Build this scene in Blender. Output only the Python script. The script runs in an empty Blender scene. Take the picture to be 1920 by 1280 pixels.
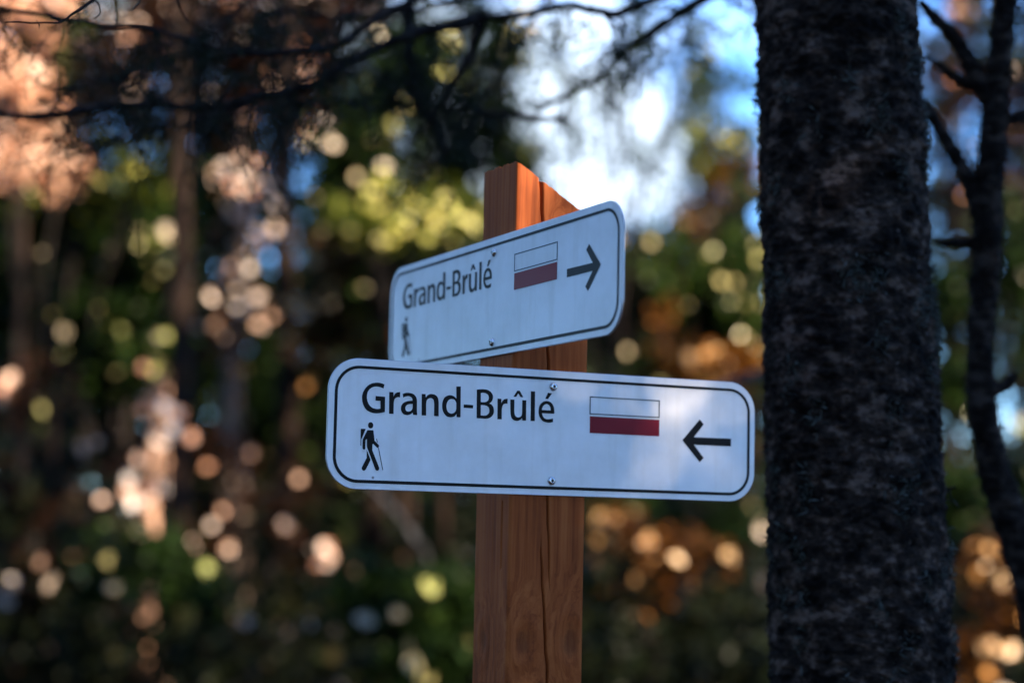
import bpy, math, random
import numpy as np
from mathutils import Matrix, Vector

random.seed(7)
RNG = np.random.default_rng(11)
C = bpy.context.scene.collection
scene = bpy.context.scene
R_ = math.radians

# ------------------------------------------------------------------ camera
CAM_Z = 1.62
F_PX = 3512.3                      # focal length in pixels of the 1920 px wide frame
FWD = np.array([0.0, 0.99471, 0.102723])
RGT = np.array([0.999752, -0.002286, 0.022135])
UPV = np.array([-0.022253, -0.102697, 0.994464])
CAM = np.array([0.0, 0.0, CAM_Z])
cam = bpy.data.cameras.new('camera')
cam.sensor_width = 36.0
cam.lens = F_PX * 36.0 / 1920.0
cam.clip_start = 0.05
cam.clip_end = 2000.0
cam.dof.use_dof = True
cam.dof.focus_distance = 1.93
cam.dof.aperture_fstop = 2.35
cam.dof.aperture_blades = 0
cam_ob = bpy.data.objects.new('camera', cam)
C.objects.link(cam_ob)
cam_ob.matrix_world = Matrix(((RGT[0], UPV[0], -FWD[0], 0), (RGT[1], UPV[1], -FWD[1], 0),
                              (RGT[2], UPV[2], -FWD[2], CAM_Z), (0, 0, 0, 1)))
scene.camera = cam_ob

# ------------------------------------------------------------------ sky and sun
SUN_EL, SUN_AZ = R_(34), R_(132)   # azimuth clockwise from +Y (the view direction): behind, on the right
SUN_DIR = np.array([math.cos(SUN_EL) * math.sin(SUN_AZ), math.cos(SUN_EL) * math.cos(SUN_AZ), math.sin(SUN_EL)])
world = bpy.data.worlds.new('World')
scene.world = world
world.use_nodes = True
wn = world.node_tree.nodes
sky = wn.new('ShaderNodeTexSky')
sky.sky_type = 'NISHITA'
sky.sun_disc = False
sky.sun_elevation = SUN_EL
sky.sun_rotation = SUN_AZ
sky.air_density = 1.0
sky.dust_density = 0.0
sky.ozone_density = 6.0
wn['Background'].inputs['Strength'].default_value = 0.108
# scattered bright cumulus over the whole sky
w_tc = wn.new('ShaderNodeTexCoord')
w_mp = wn.new('ShaderNodeMapping'); w_mp.inputs['Scale'].default_value = (1.0, 1.0, 2.2)
w_no = wn.new('ShaderNodeTexNoise'); w_no.inputs['Scale'].default_value = 3.4; w_no.inputs['Detail'].default_value = 7.0; w_no.inputs['Roughness'].default_value = 0.55
w_rp = wn.new('ShaderNodeMapRange'); w_rp.interpolation_type = 'SMOOTHSTEP'
w_rp.inputs['From Min'].default_value = 0.50; w_rp.inputs['From Max'].default_value = 0.64
w_mx = wn.new('ShaderNodeMix'); w_mx.data_type = 'RGBA'
w_mx.inputs['B'].default_value = (3.4, 4.1, 5.0, 1)
wl = world.node_tree.links
wl.new(w_tc.outputs['Generated'], w_mp.inputs['Vector']); wl.new(w_mp.outputs[0], w_no.inputs['Vector'])
wl.new(w_no.outputs['Fac'], w_rp.inputs['Value']); wl.new(w_rp.outputs[0], w_mx.inputs['Factor'])
w_tn = wn.new('ShaderNodeMix'); w_tn.data_type = 'RGBA'; w_tn.blend_type = 'MULTIPLY'; w_tn.inputs['Factor'].default_value = 1.0
w_tn.inputs['B'].default_value = (0.66, 0.92, 1.20, 1)          # the photograph's cool white balance: a deep blue sky
wl.new(sky.outputs[0], w_tn.inputs['A']); wl.new(w_tn.outputs['Result'], w_mx.inputs['A']); wl.new(w_mx.outputs['Result'], wn['Background'].inputs['Color'])
sun = bpy.data.lights.new('sun', 'SUN')
sun.energy = 4.6
sun.angle = R_(0.53)
sun.color = (1.0, 0.80, 0.60)
sun_ob = bpy.data.objects.new('sun', sun)
C.objects.link(sun_ob)
sun_ob.rotation_euler = Vector(SUN_DIR).to_track_quat('Z', 'Y').to_euler()

scene.view_settings.view_transform = 'Standard'
scene.view_settings.look = 'None'
scene.view_settings.gamma = 1.0
scene.view_settings.use_curve_mapping = False
scene.view_settings.exposure = 2.25
scene.cycles.use_denoising = True
scene.cycles.use_adaptive_sampling = False
scene.cycles.max_bounces = 6
scene.cycles.diffuse_bounces = 3
scene.cycles.glossy_bounces = 2
scene.cycles.transmission_bounces = 3
scene.cycles.transparent_max_bounces = 4
scene.cycles.sample_clamp_indirect = 6.0

# ------------------------------------------------------------------ helpers
def at(px, py, depth):
    """World point seen at pixel (px, py) of the 1920 px frame, DEPTH metres along the view axis."""
    return CAM + depth * (FWD + RGT * ((px - 960) / F_PX) - UPV * ((py - 640) / F_PX))

def unit(v):
    v = np.asarray(v, float)
    return v / (np.linalg.norm(v, axis=-1, keepdims=True) + 1e-12)

def props(o, label=None, cat=None, group=None, kind=None):
    if label: o['label'] = label
    if cat: o['category'] = cat
    if group: o['group'] = group
    if kind: o['kind'] = kind
    return o

def link(name, data, mat=None, parent=None):
    o = bpy.data.objects.new(name, data)
    C.objects.link(o)
    if mat is not None and data is not None:
        for m in (mat if isinstance(mat, (list, tuple)) else [mat]):
            data.materials.append(m)
    if parent is not None:
        o.parent = parent
    return o

def empty(name, loc=(0, 0, 0), rz=0.0, label=None, cat=None, group=None):
    o = bpy.data.objects.new(name, None)
    o.empty_display_size = 0.1
    C.objects.link(o)
    o.location = tuple(loc)
    o.rotation_euler = (0, 0, rz)
    return props(o, label, cat, group)

def mesh_np(name, verts, faces, tint=None, smooth=False, mat_index=None):
    """Mesh from an (n,3) array and an (m,3) or (m,4) index array."""
    verts = np.asarray(verts, np.float32); faces = np.asarray(faces, np.int32)
    me = bpy.data.meshes.new(name)
    k = faces.shape[1]
    me.vertices.add(len(verts)); me.vertices.foreach_set('co', verts.ravel())
    me.loops.add(faces.size); me.loops.foreach_set('vertex_index', faces.ravel())
    me.polygons.add(len(faces))
    me.polygons.foreach_set('loop_start', np.arange(0, faces.size, k, dtype=np.int32))
    me.polygons.foreach_set('loop_total', np.full(len(faces), k, np.int32))
    if mat_index is not None:
        me.polygons.foreach_set('material_index', np.asarray(mat_index, np.int32))
    me.update(calc_edges=True)
    if smooth:
        me.polygons.foreach_set('use_smooth', np.ones(len(faces), bool))
    if tint is not None:
        a = me.attributes.new('tint', 'FLOAT', 'FACE')
        a.data.foreach_set('value', np.asarray(tint, np.float32))
    return me

def vnoise(P, seed=0):
    """Smooth value noise in [-1, 1] at points P (n,3)."""
    P = np.asarray(P, float); i = np.floor(P).astype(np.int64); f = P - i
    f = f * f * (3 - 2 * f); out = np.zeros(len(P))
    for dx in (0, 1):
        for dy in (0, 1):
            for dz in (0, 1):
                h = ((i[:, 0] + dx) * 73856093) ^ ((i[:, 1] + dy) * 19349663) ^ ((i[:, 2] + dz) * 83492791) ^ (seed * 2654435761)
                h = (h ^ (h >> 13)) * 1274126177 & 0x7fffffff
                h = (h ^ (h >> 16)) & 0xffff
                w = (f[:, 0] if dx else 1 - f[:, 0]) * (f[:, 1] if dy else 1 - f[:, 1]) * (f[:, 2] if dz else 1 - f[:, 2])
                out += w * h / 32767.5
    return out - 1.0

def fbm(P, oct=4, seed=0):
    s, a = 0.0, 1.0
    for k in range(oct):
        s = s + a * vnoise(np.asarray(P) * 2 ** k, seed + k); a *= 0.5
    return s

class Soup:
    """Collects tubes (quads) into one mesh."""
    def __init__(self): self.v, self.f, self.n = [], [], 0
    def tube(self, pts, radii, sides=6):
        pts = np.asarray(pts, float); m = len(pts)
        radii = np.broadcast_to(np.asarray(radii, float), (m,))
        t = unit(np.gradient(pts, axis=0))
        ref = np.array([0, 0, 1.0]) if abs(t[m // 2][2]) < 0.85 else np.array([1.0, 0, 0])
        s = unit(np.cross(t, ref)); b = np.cross(s, t)
        a = np.arange(sides) * 2 * math.pi / sides
        ring = pts[:, None] + radii[:, None, None] * (np.cos(a)[None, :, None] * s[:, None] + np.sin(a)[None, :, None] * b[:, None])
        self.v.append(ring.reshape(-1, 3))
        r = np.arange(m - 1)[:, None] * sides; c = np.arange(sides)[None]; d = (c + 1) % sides
        q = np.stack([r + c, r + d, r + sides + d, r + sides + c], -1).reshape(-1, 4) + self.n
        self.f.append(q); self.n += m * sides
        # end caps as degenerate-free fans of quads are not needed: tips taper to a point
        return self
    def build(self, name, mat, parent=None, smooth=True):
        me = mesh_np(name, np.concatenate(self.v), np.concatenate(self.f), smooth=smooth)
        return link(name, me, mat, parent)

def spline(pts, n=8):
    """Catmull-Rom through PTS."""
    P = np.asarray(pts, float)
    P = np.vstack([2 * P[0] - P[1], P, 2 * P[-1] - P[-2]])
    out = []
    for i in range(1, len(P) - 2):
        t = np.linspace(0, 1, n, endpoint=False)[:, None]
        a, b, c, d = P[i - 1], P[i], P[i + 1], P[i + 2]
        out.append(0.5 * (2 * b + (c - a) * t + (2 * a - 5 * b + 4 * c - d) * t ** 2 + (3 * b - a - 3 * c + d) * t ** 3))
    out.append(P[-2][None])
    return np.vstack(out)

def leaf_mesh(name, centers, axis, normal, length, width, tint, fold=0.25):
    """One folded diamond leaf (two triangles) per centre."""
    n = len(centers)
    axis = unit(axis); side = unit(np.cross(normal, axis)); nor = np.cross(axis, side)
    L = np.asarray(length).reshape(-1, 1); Wd = np.asarray(width).reshape(-1, 1)
    base = centers - axis * L * 0.5; tip = centers + axis * L * 0.5
    mid = centers - axis * L * 0.06 + nor * Wd * fold
    v = np.stack([base, mid + side * Wd * 0.5, tip, mid - side * Wd * 0.5], 1).reshape(-1, 3)
    k = np.arange(n)[:, None] * 4
    f = np.concatenate([k + [[0, 2, 1]], k + [[0, 3, 2]]], 1).reshape(-1, 3)
    return mesh_np(name, v, f, tint=np.repeat(tint, 2))

def rand_dirs(n):
    return unit(RNG.normal(size=(n, 3)))

# ------------------------------------------------------------------ materials
def mat_new(name):
    m = bpy.data.materials.new(name); m.use_nodes = True
    nt = m.node_tree
    return m, nt, nt.nodes['Principled BSDF']

def nd(nt, t, **kw):
    n = nt.nodes.new(t)
    for k, v in kw.items():
        if k.startswith('i_'): n.inputs[k[2:].replace('_', ' ')].default_value = v
        else: setattr(n, k, v)
    return n

def ramp(nt, src, stops, interp='LINEAR'):
    r = nt.nodes.new('ShaderNodeValToRGB')
    r.color_ramp.interpolation = interp
    el = r.color_ramp.elements
    while len(el) < len(stops): el.new(0.5)
    for e, (p, c) in zip(el, stops):
        e.position = p; e.color = (*c, 1)
    nt.links.new(src, r.inputs['Fac'])
    return r.outputs['Color']

def leaf_material(name, stops, rough=0.45, trans=0.35, spec=0.07):
    m, nt, b = mat_new(name)
    a = nd(nt, 'ShaderNodeAttribute', attribute_name='tint')
    col = ramp(nt, a.outputs['Fac'], stops)
    nt.links.new(col, b.inputs['Base Color'])
    b.inputs['Roughness'].default_value = rough
    gl = nd(nt, 'ShaderNodeMapRange'); nt.links.new(a.outputs['Fac'], gl.inputs['Value'])   # the pale leaves standing in for sunlit glints are glossy
    gl.inputs['From Min'].default_value = 0.885; gl.inputs['From Max'].default_value = 0.9
    gl.inputs['To Min'].default_value = spec; gl.inputs['To Max'].default_value = 0.5
    nt.links.new(gl.outputs[0], b.inputs['Specular IOR Level'])
    tr = nd(nt, 'ShaderNodeBsdfTranslucent')
    nt.links.new(col, tr.inputs['Color'])
    mx = nd(nt, 'ShaderNodeMixShader'); mx.inputs[0].default_value = trans
    nt.links.new(b.outputs[0], mx.inputs[1]); nt.links.new(tr.outputs[0], mx.inputs[2])
    nt.links.new(mx.outputs[0], nt.nodes['Material Output'].inputs['Surface'])
    return m

def bark_material(name, dark, light, scale=(1, 1, 1), patch=0.5, bump=0.4, freq=20.0, rough=0.85):
    m, nt, b = mat_new(name)
    tc = nd(nt, 'ShaderNodeTexCoord')
    mp = nd(nt, 'ShaderNodeMapping'); mp.inputs['Scale'].default_value = scale
    nt.links.new(tc.outputs['Object'], mp.inputs['Vector'])
    n1 = nd(nt, 'ShaderNodeTexNoise', i_Scale=freq, i_Detail=8.0, i_Roughness=0.7)
    nt.links.new(mp.outputs[0], n1.inputs['Vector'])
    n2 = nd(nt, 'ShaderNodeTexNoise', i_Scale=freq * 0.5, i_Detail=3.0, i_Roughness=0.6)
    nt.links.new(mp.outputs[0], n2.inputs['Vector'])
    sm = nd(nt, 'ShaderNodeMath', operation='MULTIPLY_ADD'); nt.links.new(n2.outputs['Fac'], sm.inputs[0]); sm.inputs[1].default_value = 0.9
    sb = nd(nt, 'ShaderNodeMath', operation='MULTIPLY_ADD'); nt.links.new(n1.outputs['Fac'], sb.inputs[0]); sb.inputs[1].default_value = 0.75; sb.inputs[2].default_value = -0.32
    nt.links.new(sb.outputs[0], sm.inputs[2])
    mid = tuple(0.75 * x + 0.25 * y for x, y in zip(dark, light))
    col = ramp(nt, sm.outputs[0], [(0.36, dark), (patch, mid), (patch + 0.12, light)])
    nt.links.new(col, b.inputs['Base Color'])
    bm = nd(nt, 'ShaderNodeBump', i_Strength=bump, i_Distance=0.01)
    nt.links.new(n1.outputs['Fac'], bm.inputs['Height'])
    nt.links.new(bm.outputs[0], b.inputs['Normal'])
    b.inputs['Roughness'].default_value = rough
    b.inputs['Specular IOR Level'].default_value = 0.1
    return m

def plain(name, col, rough=0.5, metal=0.0, spec=0.5):
    m, nt, b = mat_new(name)
    b.inputs['Base Color'].default_value = (*col, 1)
    b.inputs['Roughness'].default_value = rough
    b.inputs['Metallic'].default_value = metal
    b.inputs['Specular IOR Level'].default_value = spec
    return m

def wood_material():
    m, nt, b = mat_new('stained_wood')
    L = nt.links
    tc = nd(nt, 'ShaderNodeTexCoord')
    sep = nd(nt, 'ShaderNodeSeparateXYZ'); L.new(tc.outputs['Object'], sep.inputs[0])
    # knots pull the grain sideways and darken their own heart
    knots = [(-0.0445, 0.016, CAM_Z - 0.112, 0.010), (-0.026, -0.0445, CAM_Z - 0.110, 0.011), (0.029, -0.0445, CAM_Z - 0.109, 0.013),
             (0.006, -0.0445, CAM_Z + 0.335, 0.004)]
    fields = []
    for (kx, ky, kz, kr) in knots:
        sb = nd(nt, 'ShaderNodeVectorMath', operation='SUBTRACT'); L.new(tc.outputs['Object'], sb.inputs[0]); sb.inputs[1].default_value = (kx, ky, kz)
        ml = nd(nt, 'ShaderNodeVectorMath', operation='MULTIPLY'); L.new(sb.outputs[0], ml.inputs[0]); ml.inputs[1].default_value = (1 / kr, 1 / kr, 0.6 / kr)
        ln = nd(nt, 'ShaderNodeVectorMath', operation='LENGTH'); L.new(ml.outputs[0], ln.inputs[0])
        wb = nd(nt, 'ShaderNodeTexNoise', i_Scale=120.0, i_Detail=2.0); L.new(tc.outputs['Object'], wb.inputs['Vector'])
        ws = nd(nt, 'ShaderNodeMath', operation='MULTIPLY_ADD'); L.new(wb.outputs['Fac'], ws.inputs[0]); ws.inputs[1].default_value = 0.9
        L.new(ln.outputs['Value'], ws.inputs[2])
        fields.append(ws.outputs[0])
    near = fields[0]
    for fld in fields[1:]:
        mn = nd(nt, 'ShaderNodeMath', operation='MINIMUM'); L.new(near, mn.inputs[0]); L.new(fld, mn.inputs[1]); near = mn.outputs[0]
    pull = nd(nt, 'ShaderNodeMapRange', interpolation_type='SMOOTHSTEP'); L.new(near, pull.inputs['Value'])
    pull.inputs['From Min'].default_value = 0.3; pull.inputs['From Max'].default_value = 4.5
    pull.inputs['To Min'].default_value = 0.028; pull.inputs['To Max'].default_value = 0.0
    mp = nd(nt, 'ShaderNodeMapping'); mp.inputs['Scale'].default_value = (1, 1, 0.035); L.new(tc.outputs['Object'], mp.inputs['Vector'])
    off = nd(nt, 'ShaderNodeCombineXYZ'); L.new(pull.outputs[0], off.inputs[0]); L.new(pull.outputs[0], off.inputs[1])
    ad = nd(nt, 'ShaderNodeVectorMath', operation='ADD'); L.new(mp.outputs[0], ad.inputs[0]); L.new(off.outputs[0], ad.inputs[1])
    g1 = nd(nt, 'ShaderNodeTexNoise', i_Scale=95.0, i_Detail=5.0, i_Roughness=0.6, i_Distortion=0.4); L.new(ad.outputs[0], g1.inputs['Vector'])
    g2 = nd(nt, 'ShaderNodeTexNoise', i_Scale=420.0, i_Detail=3.0, i_Roughness=0.6); L.new(ad.outputs[0], g2.inputs['Vector'])
    g3 = nd(nt, 'ShaderNodeTexNoise', i_Scale=14.0, i_Detail=4.0); L.new(tc.outputs['Object'], g3.inputs['Vector'])
    s1 = nd(nt, 'ShaderNodeMath', operation='MULTIPLY_ADD'); L.new(g2.outputs['Fac'], s1.inputs[0]); s1.inputs[1].default_value = 0.35; L.new(g1.outputs['Fac'], s1.inputs[2])
    s2 = nd(nt, 'ShaderNodeMath', operation='MULTIPLY_ADD'); L.new(g3.outputs['Fac'], s2.inputs[0]); s2.inputs[1].default_value = 0.35; L.new(s1.outputs[0], s2.inputs[2])
    col = ramp(nt, s2.outputs[0], [(0.55, (0.12, 0.026, 0.006)), (0.80, (0.27, 0.062, 0.013)), (1.0, (0.37, 0.100, 0.024))])
    heart = nd(nt, 'ShaderNodeMapRange', interpolation_type='SMOOTHSTEP'); L.new(near, heart.inputs['Value'])
    heart.inputs['From Min'].default_value = 0.8; heart.inputs['From Max'].default_value = 1.5
    heart.inputs['To Min'].default_value = 0.42; heart.inputs['To Max'].default_value = 0.0
    mx = nd(nt, 'ShaderNodeMix', data_type='RGBA'); L.new(heart.outputs[0], mx.inputs['Factor']); L.new(col, mx.inputs['A']); mx.inputs['B'].default_value = (0.03, 0.009, 0.004, 1)
    L.new(mx.outputs['Result'], b.inputs['Base Color'])
    bm = nd(nt, 'ShaderNodeBump', i_Strength=0.35, i_Distance=0.0012); L.new(s1.outputs[0], bm.inputs['Height']); L.new(bm.outputs[0], b.inputs['Normal'])
    b.inputs['Roughness'].default_value = 0.6
    b.inputs['Specular IOR Level'].default_value = 0.12
    return m

def sign_face_material():
    m, nt, b = mat_new('white_reflective_film')
    L = nt.links
    tc = nd(nt, 'ShaderNodeTexCoord')
    vo = nd(nt, 'ShaderNodeTexVoronoi', i_Scale=30.0); L.new(tc.outputs['Object'], vo.inputs['Vector'])
    vs = nd(nt, 'ShaderNodeSeparateColor'); L.new(vo.outputs['Color'], vs.inputs[0])
    rr = nd(nt, 'ShaderNodeMapRange'); L.new(vs.outputs[0], rr.inputs['Value'])         # a few cells carry a speck
    rr.inputs['From Min'].default_value = 0.72; rr.inputs['From Max'].default_value = 1.0; rr.inputs['To Min'].default_value = 0.0; rr.inputs['To Max'].default_value = 0.075
    df = nd(nt, 'ShaderNodeMath', operation='SUBTRACT'); L.new(vo.outputs['Distance'], df.inputs[0]); L.new(rr.outputs[0], df.inputs[1])
    sp = ramp(nt, df.outputs[0], [(0.0, (0.20, 0.17, 0.15)), (0.02, (0.86, 0.87, 0.88)), (1.0, (0.86, 0.87, 0.88))])
    n3 = nd(nt, 'ShaderNodeTexNoise', i_Scale=9.0, i_Detail=6.0, i_Roughness=0.65); L.new(tc.outputs['Object'], n3.inputs['Vector'])
    grime = ramp(nt, n3.outputs['Fac'], [(0.32, (0.84, 0.83, 0.80)), (0.62, (1, 1, 1))])
    dm = nd(nt, 'ShaderNodeMapping'); dm.inputs['Scale'].default_value = (70, 70, 5); L.new(tc.outputs['Object'], dm.inputs['Vector'])
    n4 = nd(nt, 'ShaderNodeTexNoise', i_Scale=1.0, i_Detail=4.0); L.new(dm.outputs[0], n4.inputs['Vector'])
    drip = ramp(nt, n4.outputs['Fac'], [(0.28, (0.93, 0.92, 0.90)), (0.46, (1, 1, 1))])
    m0 = nd(nt, 'ShaderNodeMix', data_type='RGBA', blend_type='MULTIPLY'); m0.inputs['Factor'].default_value = 1.0
    L.new(drip, m0.inputs['A']); L.new(grime, m0.inputs['B'])
    mx = nd(nt, 'ShaderNodeMix', data_type='RGBA', blend_type='MULTIPLY'); mx.inputs['Factor'].default_value = 1.0
    L.new(sp, mx.inputs['A']); L.new(m0.outputs['Result'], mx.inputs['B'])
    L.new(mx.outputs['Result'], b.inputs['Base Color'])
    n2 = nd(nt, 'ShaderNodeTexNoise', i_Scale=420.0, i_Detail=2.0); L.new(tc.outputs['Object'], n2.inputs['Vector'])
    bm = nd(nt, 'ShaderNodeBump', i_Strength=0.12, i_Distance=0.0006); L.new(n2.outputs['Fac'], bm.inputs['Height']); L.new(bm.outputs[0], b.inputs['Normal'])
    b.inputs['Roughness'].default_value = 0.2
    b.inputs['Specular IOR Level'].default_value = 0.5
    return m

M_WOOD = wood_material()
M_FILM = sign_face_material()
M_EDGE = plain('brushed_aluminium_edge', (0.55, 0.55, 0.56), 0.45, 0.8)
M_BLACK = plain('black_print', (0.0025, 0.0025, 0.003), 0.4, 0.0, 0.15)
M_RED = plain('dark_red_print', (0.22, 0.003, 0.013), 0.4, 0.0, 0.2)
M_LINE = plain('teal_black_print', (0.008, 0.03, 0.045), 0.3)
M_STEEL = plain('stainless_steel', (0.62, 0.64, 0.66), 0.22, 1.0)
M_SOCKET = plain('screw_socket', (0.05, 0.05, 0.05), 0.5, 0.6)
M_BARK = bark_material('spruce_bark', (0.0028, 0.0020, 0.0016), (0.125, 0.090, 0.072), (1, 1, 1.55), 0.57, 1.0, 44.0)
M_STEM = bark_material('young_bark', (0.004, 0.003, 0.0026), (0.05, 0.039, 0.033), (1, 1, 2.0), 0.55, 0.6, 40.0)
M_TWIG = bark_material('dead_twig_bark', (0.008, 0.0065, 0.006), (0.03, 0.025, 0.023), (1, 1, 1), 0.5, 0.4, 60.0)
M_TRUNK = bark_material('forest_bark', (0.006, 0.004, 0.003), (0.032, 0.020, 0.014), (1, 1, 0.35), 0.5, 0.5, 12.0)
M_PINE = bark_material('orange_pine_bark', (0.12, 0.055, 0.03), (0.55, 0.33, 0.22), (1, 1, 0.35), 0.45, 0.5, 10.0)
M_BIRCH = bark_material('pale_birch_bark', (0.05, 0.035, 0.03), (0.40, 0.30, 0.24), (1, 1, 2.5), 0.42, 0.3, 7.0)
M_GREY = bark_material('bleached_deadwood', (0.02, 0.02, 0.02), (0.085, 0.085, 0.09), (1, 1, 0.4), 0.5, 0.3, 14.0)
# most leaves are dark; the last tenth of each ramp paints a few as sunlit
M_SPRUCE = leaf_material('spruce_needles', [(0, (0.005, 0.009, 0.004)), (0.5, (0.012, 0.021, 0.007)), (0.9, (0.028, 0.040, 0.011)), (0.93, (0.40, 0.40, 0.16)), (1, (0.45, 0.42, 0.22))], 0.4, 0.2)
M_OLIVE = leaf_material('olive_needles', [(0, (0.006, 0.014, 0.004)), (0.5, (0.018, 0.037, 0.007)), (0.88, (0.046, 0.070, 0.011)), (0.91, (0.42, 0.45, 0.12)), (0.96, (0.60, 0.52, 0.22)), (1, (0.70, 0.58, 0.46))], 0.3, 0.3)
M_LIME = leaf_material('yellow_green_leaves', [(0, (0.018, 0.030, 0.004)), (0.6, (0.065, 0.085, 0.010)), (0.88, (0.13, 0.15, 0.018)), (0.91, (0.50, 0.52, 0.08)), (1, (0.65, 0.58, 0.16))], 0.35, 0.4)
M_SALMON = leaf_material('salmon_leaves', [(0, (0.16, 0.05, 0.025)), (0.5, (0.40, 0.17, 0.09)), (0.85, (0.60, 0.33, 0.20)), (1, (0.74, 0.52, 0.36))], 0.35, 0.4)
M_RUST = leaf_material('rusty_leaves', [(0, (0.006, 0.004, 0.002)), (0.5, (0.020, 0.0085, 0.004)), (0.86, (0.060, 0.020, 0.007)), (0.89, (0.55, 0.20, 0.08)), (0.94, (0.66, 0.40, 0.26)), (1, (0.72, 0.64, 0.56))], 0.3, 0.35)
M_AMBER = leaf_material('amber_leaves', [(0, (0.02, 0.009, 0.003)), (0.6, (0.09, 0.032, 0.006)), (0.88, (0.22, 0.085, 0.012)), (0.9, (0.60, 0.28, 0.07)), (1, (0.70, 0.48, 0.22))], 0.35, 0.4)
M_DEADN = leaf_material('dry_needles', [(0, (0.012, 0.008, 0.006)), (0.7, (0.03, 0.02, 0.015)), (1, (0.07, 0.05, 0.04))], 0.6, 0.2)
M_LICHEN = leaf_material('beard_lichen', [(0, (0.03, 0.036, 0.03)), (1, (0.10, 0.115, 0.105))], 0.9, 0.2, 0.1)
M_LITTER = leaf_material('leaf_litter', [(0, (0.006, 0.004, 0.002)), (0.6, (0.018, 0.009, 0.004)), (0.985, (0.045, 0.018, 0.007)), (0.99, (0.42, 0.22, 0.12)), (1, (0.55, 0.36, 0.26))], 0.4, 0.2)

# ------------------------------------------------------------------ ground
def ground_height(x, y):
    P = np.stack([np.asarray(x) * 0.13, np.asarray(y) * 0.13, np.zeros_like(np.asarray(x, float))], -1)
    r = np.hypot(x, np.asarray(y) - 2.0)
    bumps = fbm(P, 3, 5) * 0.22 * np.clip((r - 1.5) / 5.0, 0, 1)
    return bumps + np.clip((np.asarray(y) - 6) / 40.0, 0, 1.5) * 0.35

def make_ground():
    g = np.concatenate([-np.geomspace(0.6, 600, 60)[::-1], [0.0], np.geomspace(0.6, 600, 60)])
    X, Y = np.meshgrid(g, g + 2.0)
    Z = ground_height(X.ravel(), Y.ravel())
    n = len(g)
    v = np.stack([X.ravel(), Y.ravel(), Z], -1)
    i = (np.arange(n - 1)[:, None] * n + np.arange(n - 1)[None]).ravel()
    f = np.stack([i, i + 1, i + n + 1, i + n], -1)
    m, nt, b = mat_new('forest_soil')
    tc = nd(nt, 'ShaderNodeTexCoord')
    n1 = nd(nt, 'ShaderNodeTexNoise', i_Scale=3.0, i_Detail=10.0, i_Roughness=0.7)
    nt.links.new(tc.outputs['Object'], n1.inputs['Vector'])
    nt.links.new(ramp(nt, n1.outputs['Fac'], [(0.3, (0.008, 0.005, 0.003)), (0.55, (0.022, 0.012, 0.006)), (0.75, (0.016, 0.020, 0.007))]), b.inputs['Base Color'])
    bm = nd(nt, 'ShaderNodeBump', i_Strength=0.6, i_Distance=0.05)
    nt.links.new(n1.outputs['Fac'], bm.inputs['Height']); nt.links.new(bm.outputs[0], b.inputs['Normal'])
    b.inputs['Roughness'].default_value = 0.95
    b.inputs['Specular IOR Level'].default_value = 0.05
    o = link('ground', mesh_np('ground', v, f, smooth=True), m)
    props(o, 'dark forest floor of soil and needles', kind='structure')
    # fallen leaves over it
    k = 26000
    yy = RNG.uniform(3, 40, k); xx = RNG.uniform(-0.36, 0.36, k) * (yy + 3)
    zz = ground_height(xx, yy) + 0.015
    nor = unit(RNG.normal(size=(k, 3)) * 0.45 + [0, 0, 1])
    ax = np.cross(nor, rand_dirs(k))
    me = leaf_mesh('leaf_litter', np.stack([xx, yy, zz], -1), ax, nor, RNG.uniform(0.05, 0.1, k), RNG.uniform(0.035, 0.07, k), RNG.random(k))
    props(link('leaf_litter', me, M_LITTER), 'fallen brown leaves covering the forest floor', kind='stuff')
make_ground()

# ------------------------------------------------------------------ post
YAW = 0.436995
PX, PY = 0.0233164, 2.029965
W = 0.0445
A_ = np.array([math.cos(YAW), math.sin(YAW), 0.0])      # along the right-hand face, away
N_ = np.array([math.sin(YAW), -math.cos(YAW), 0.0])     # out of the right-hand face, towards the camera

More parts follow.
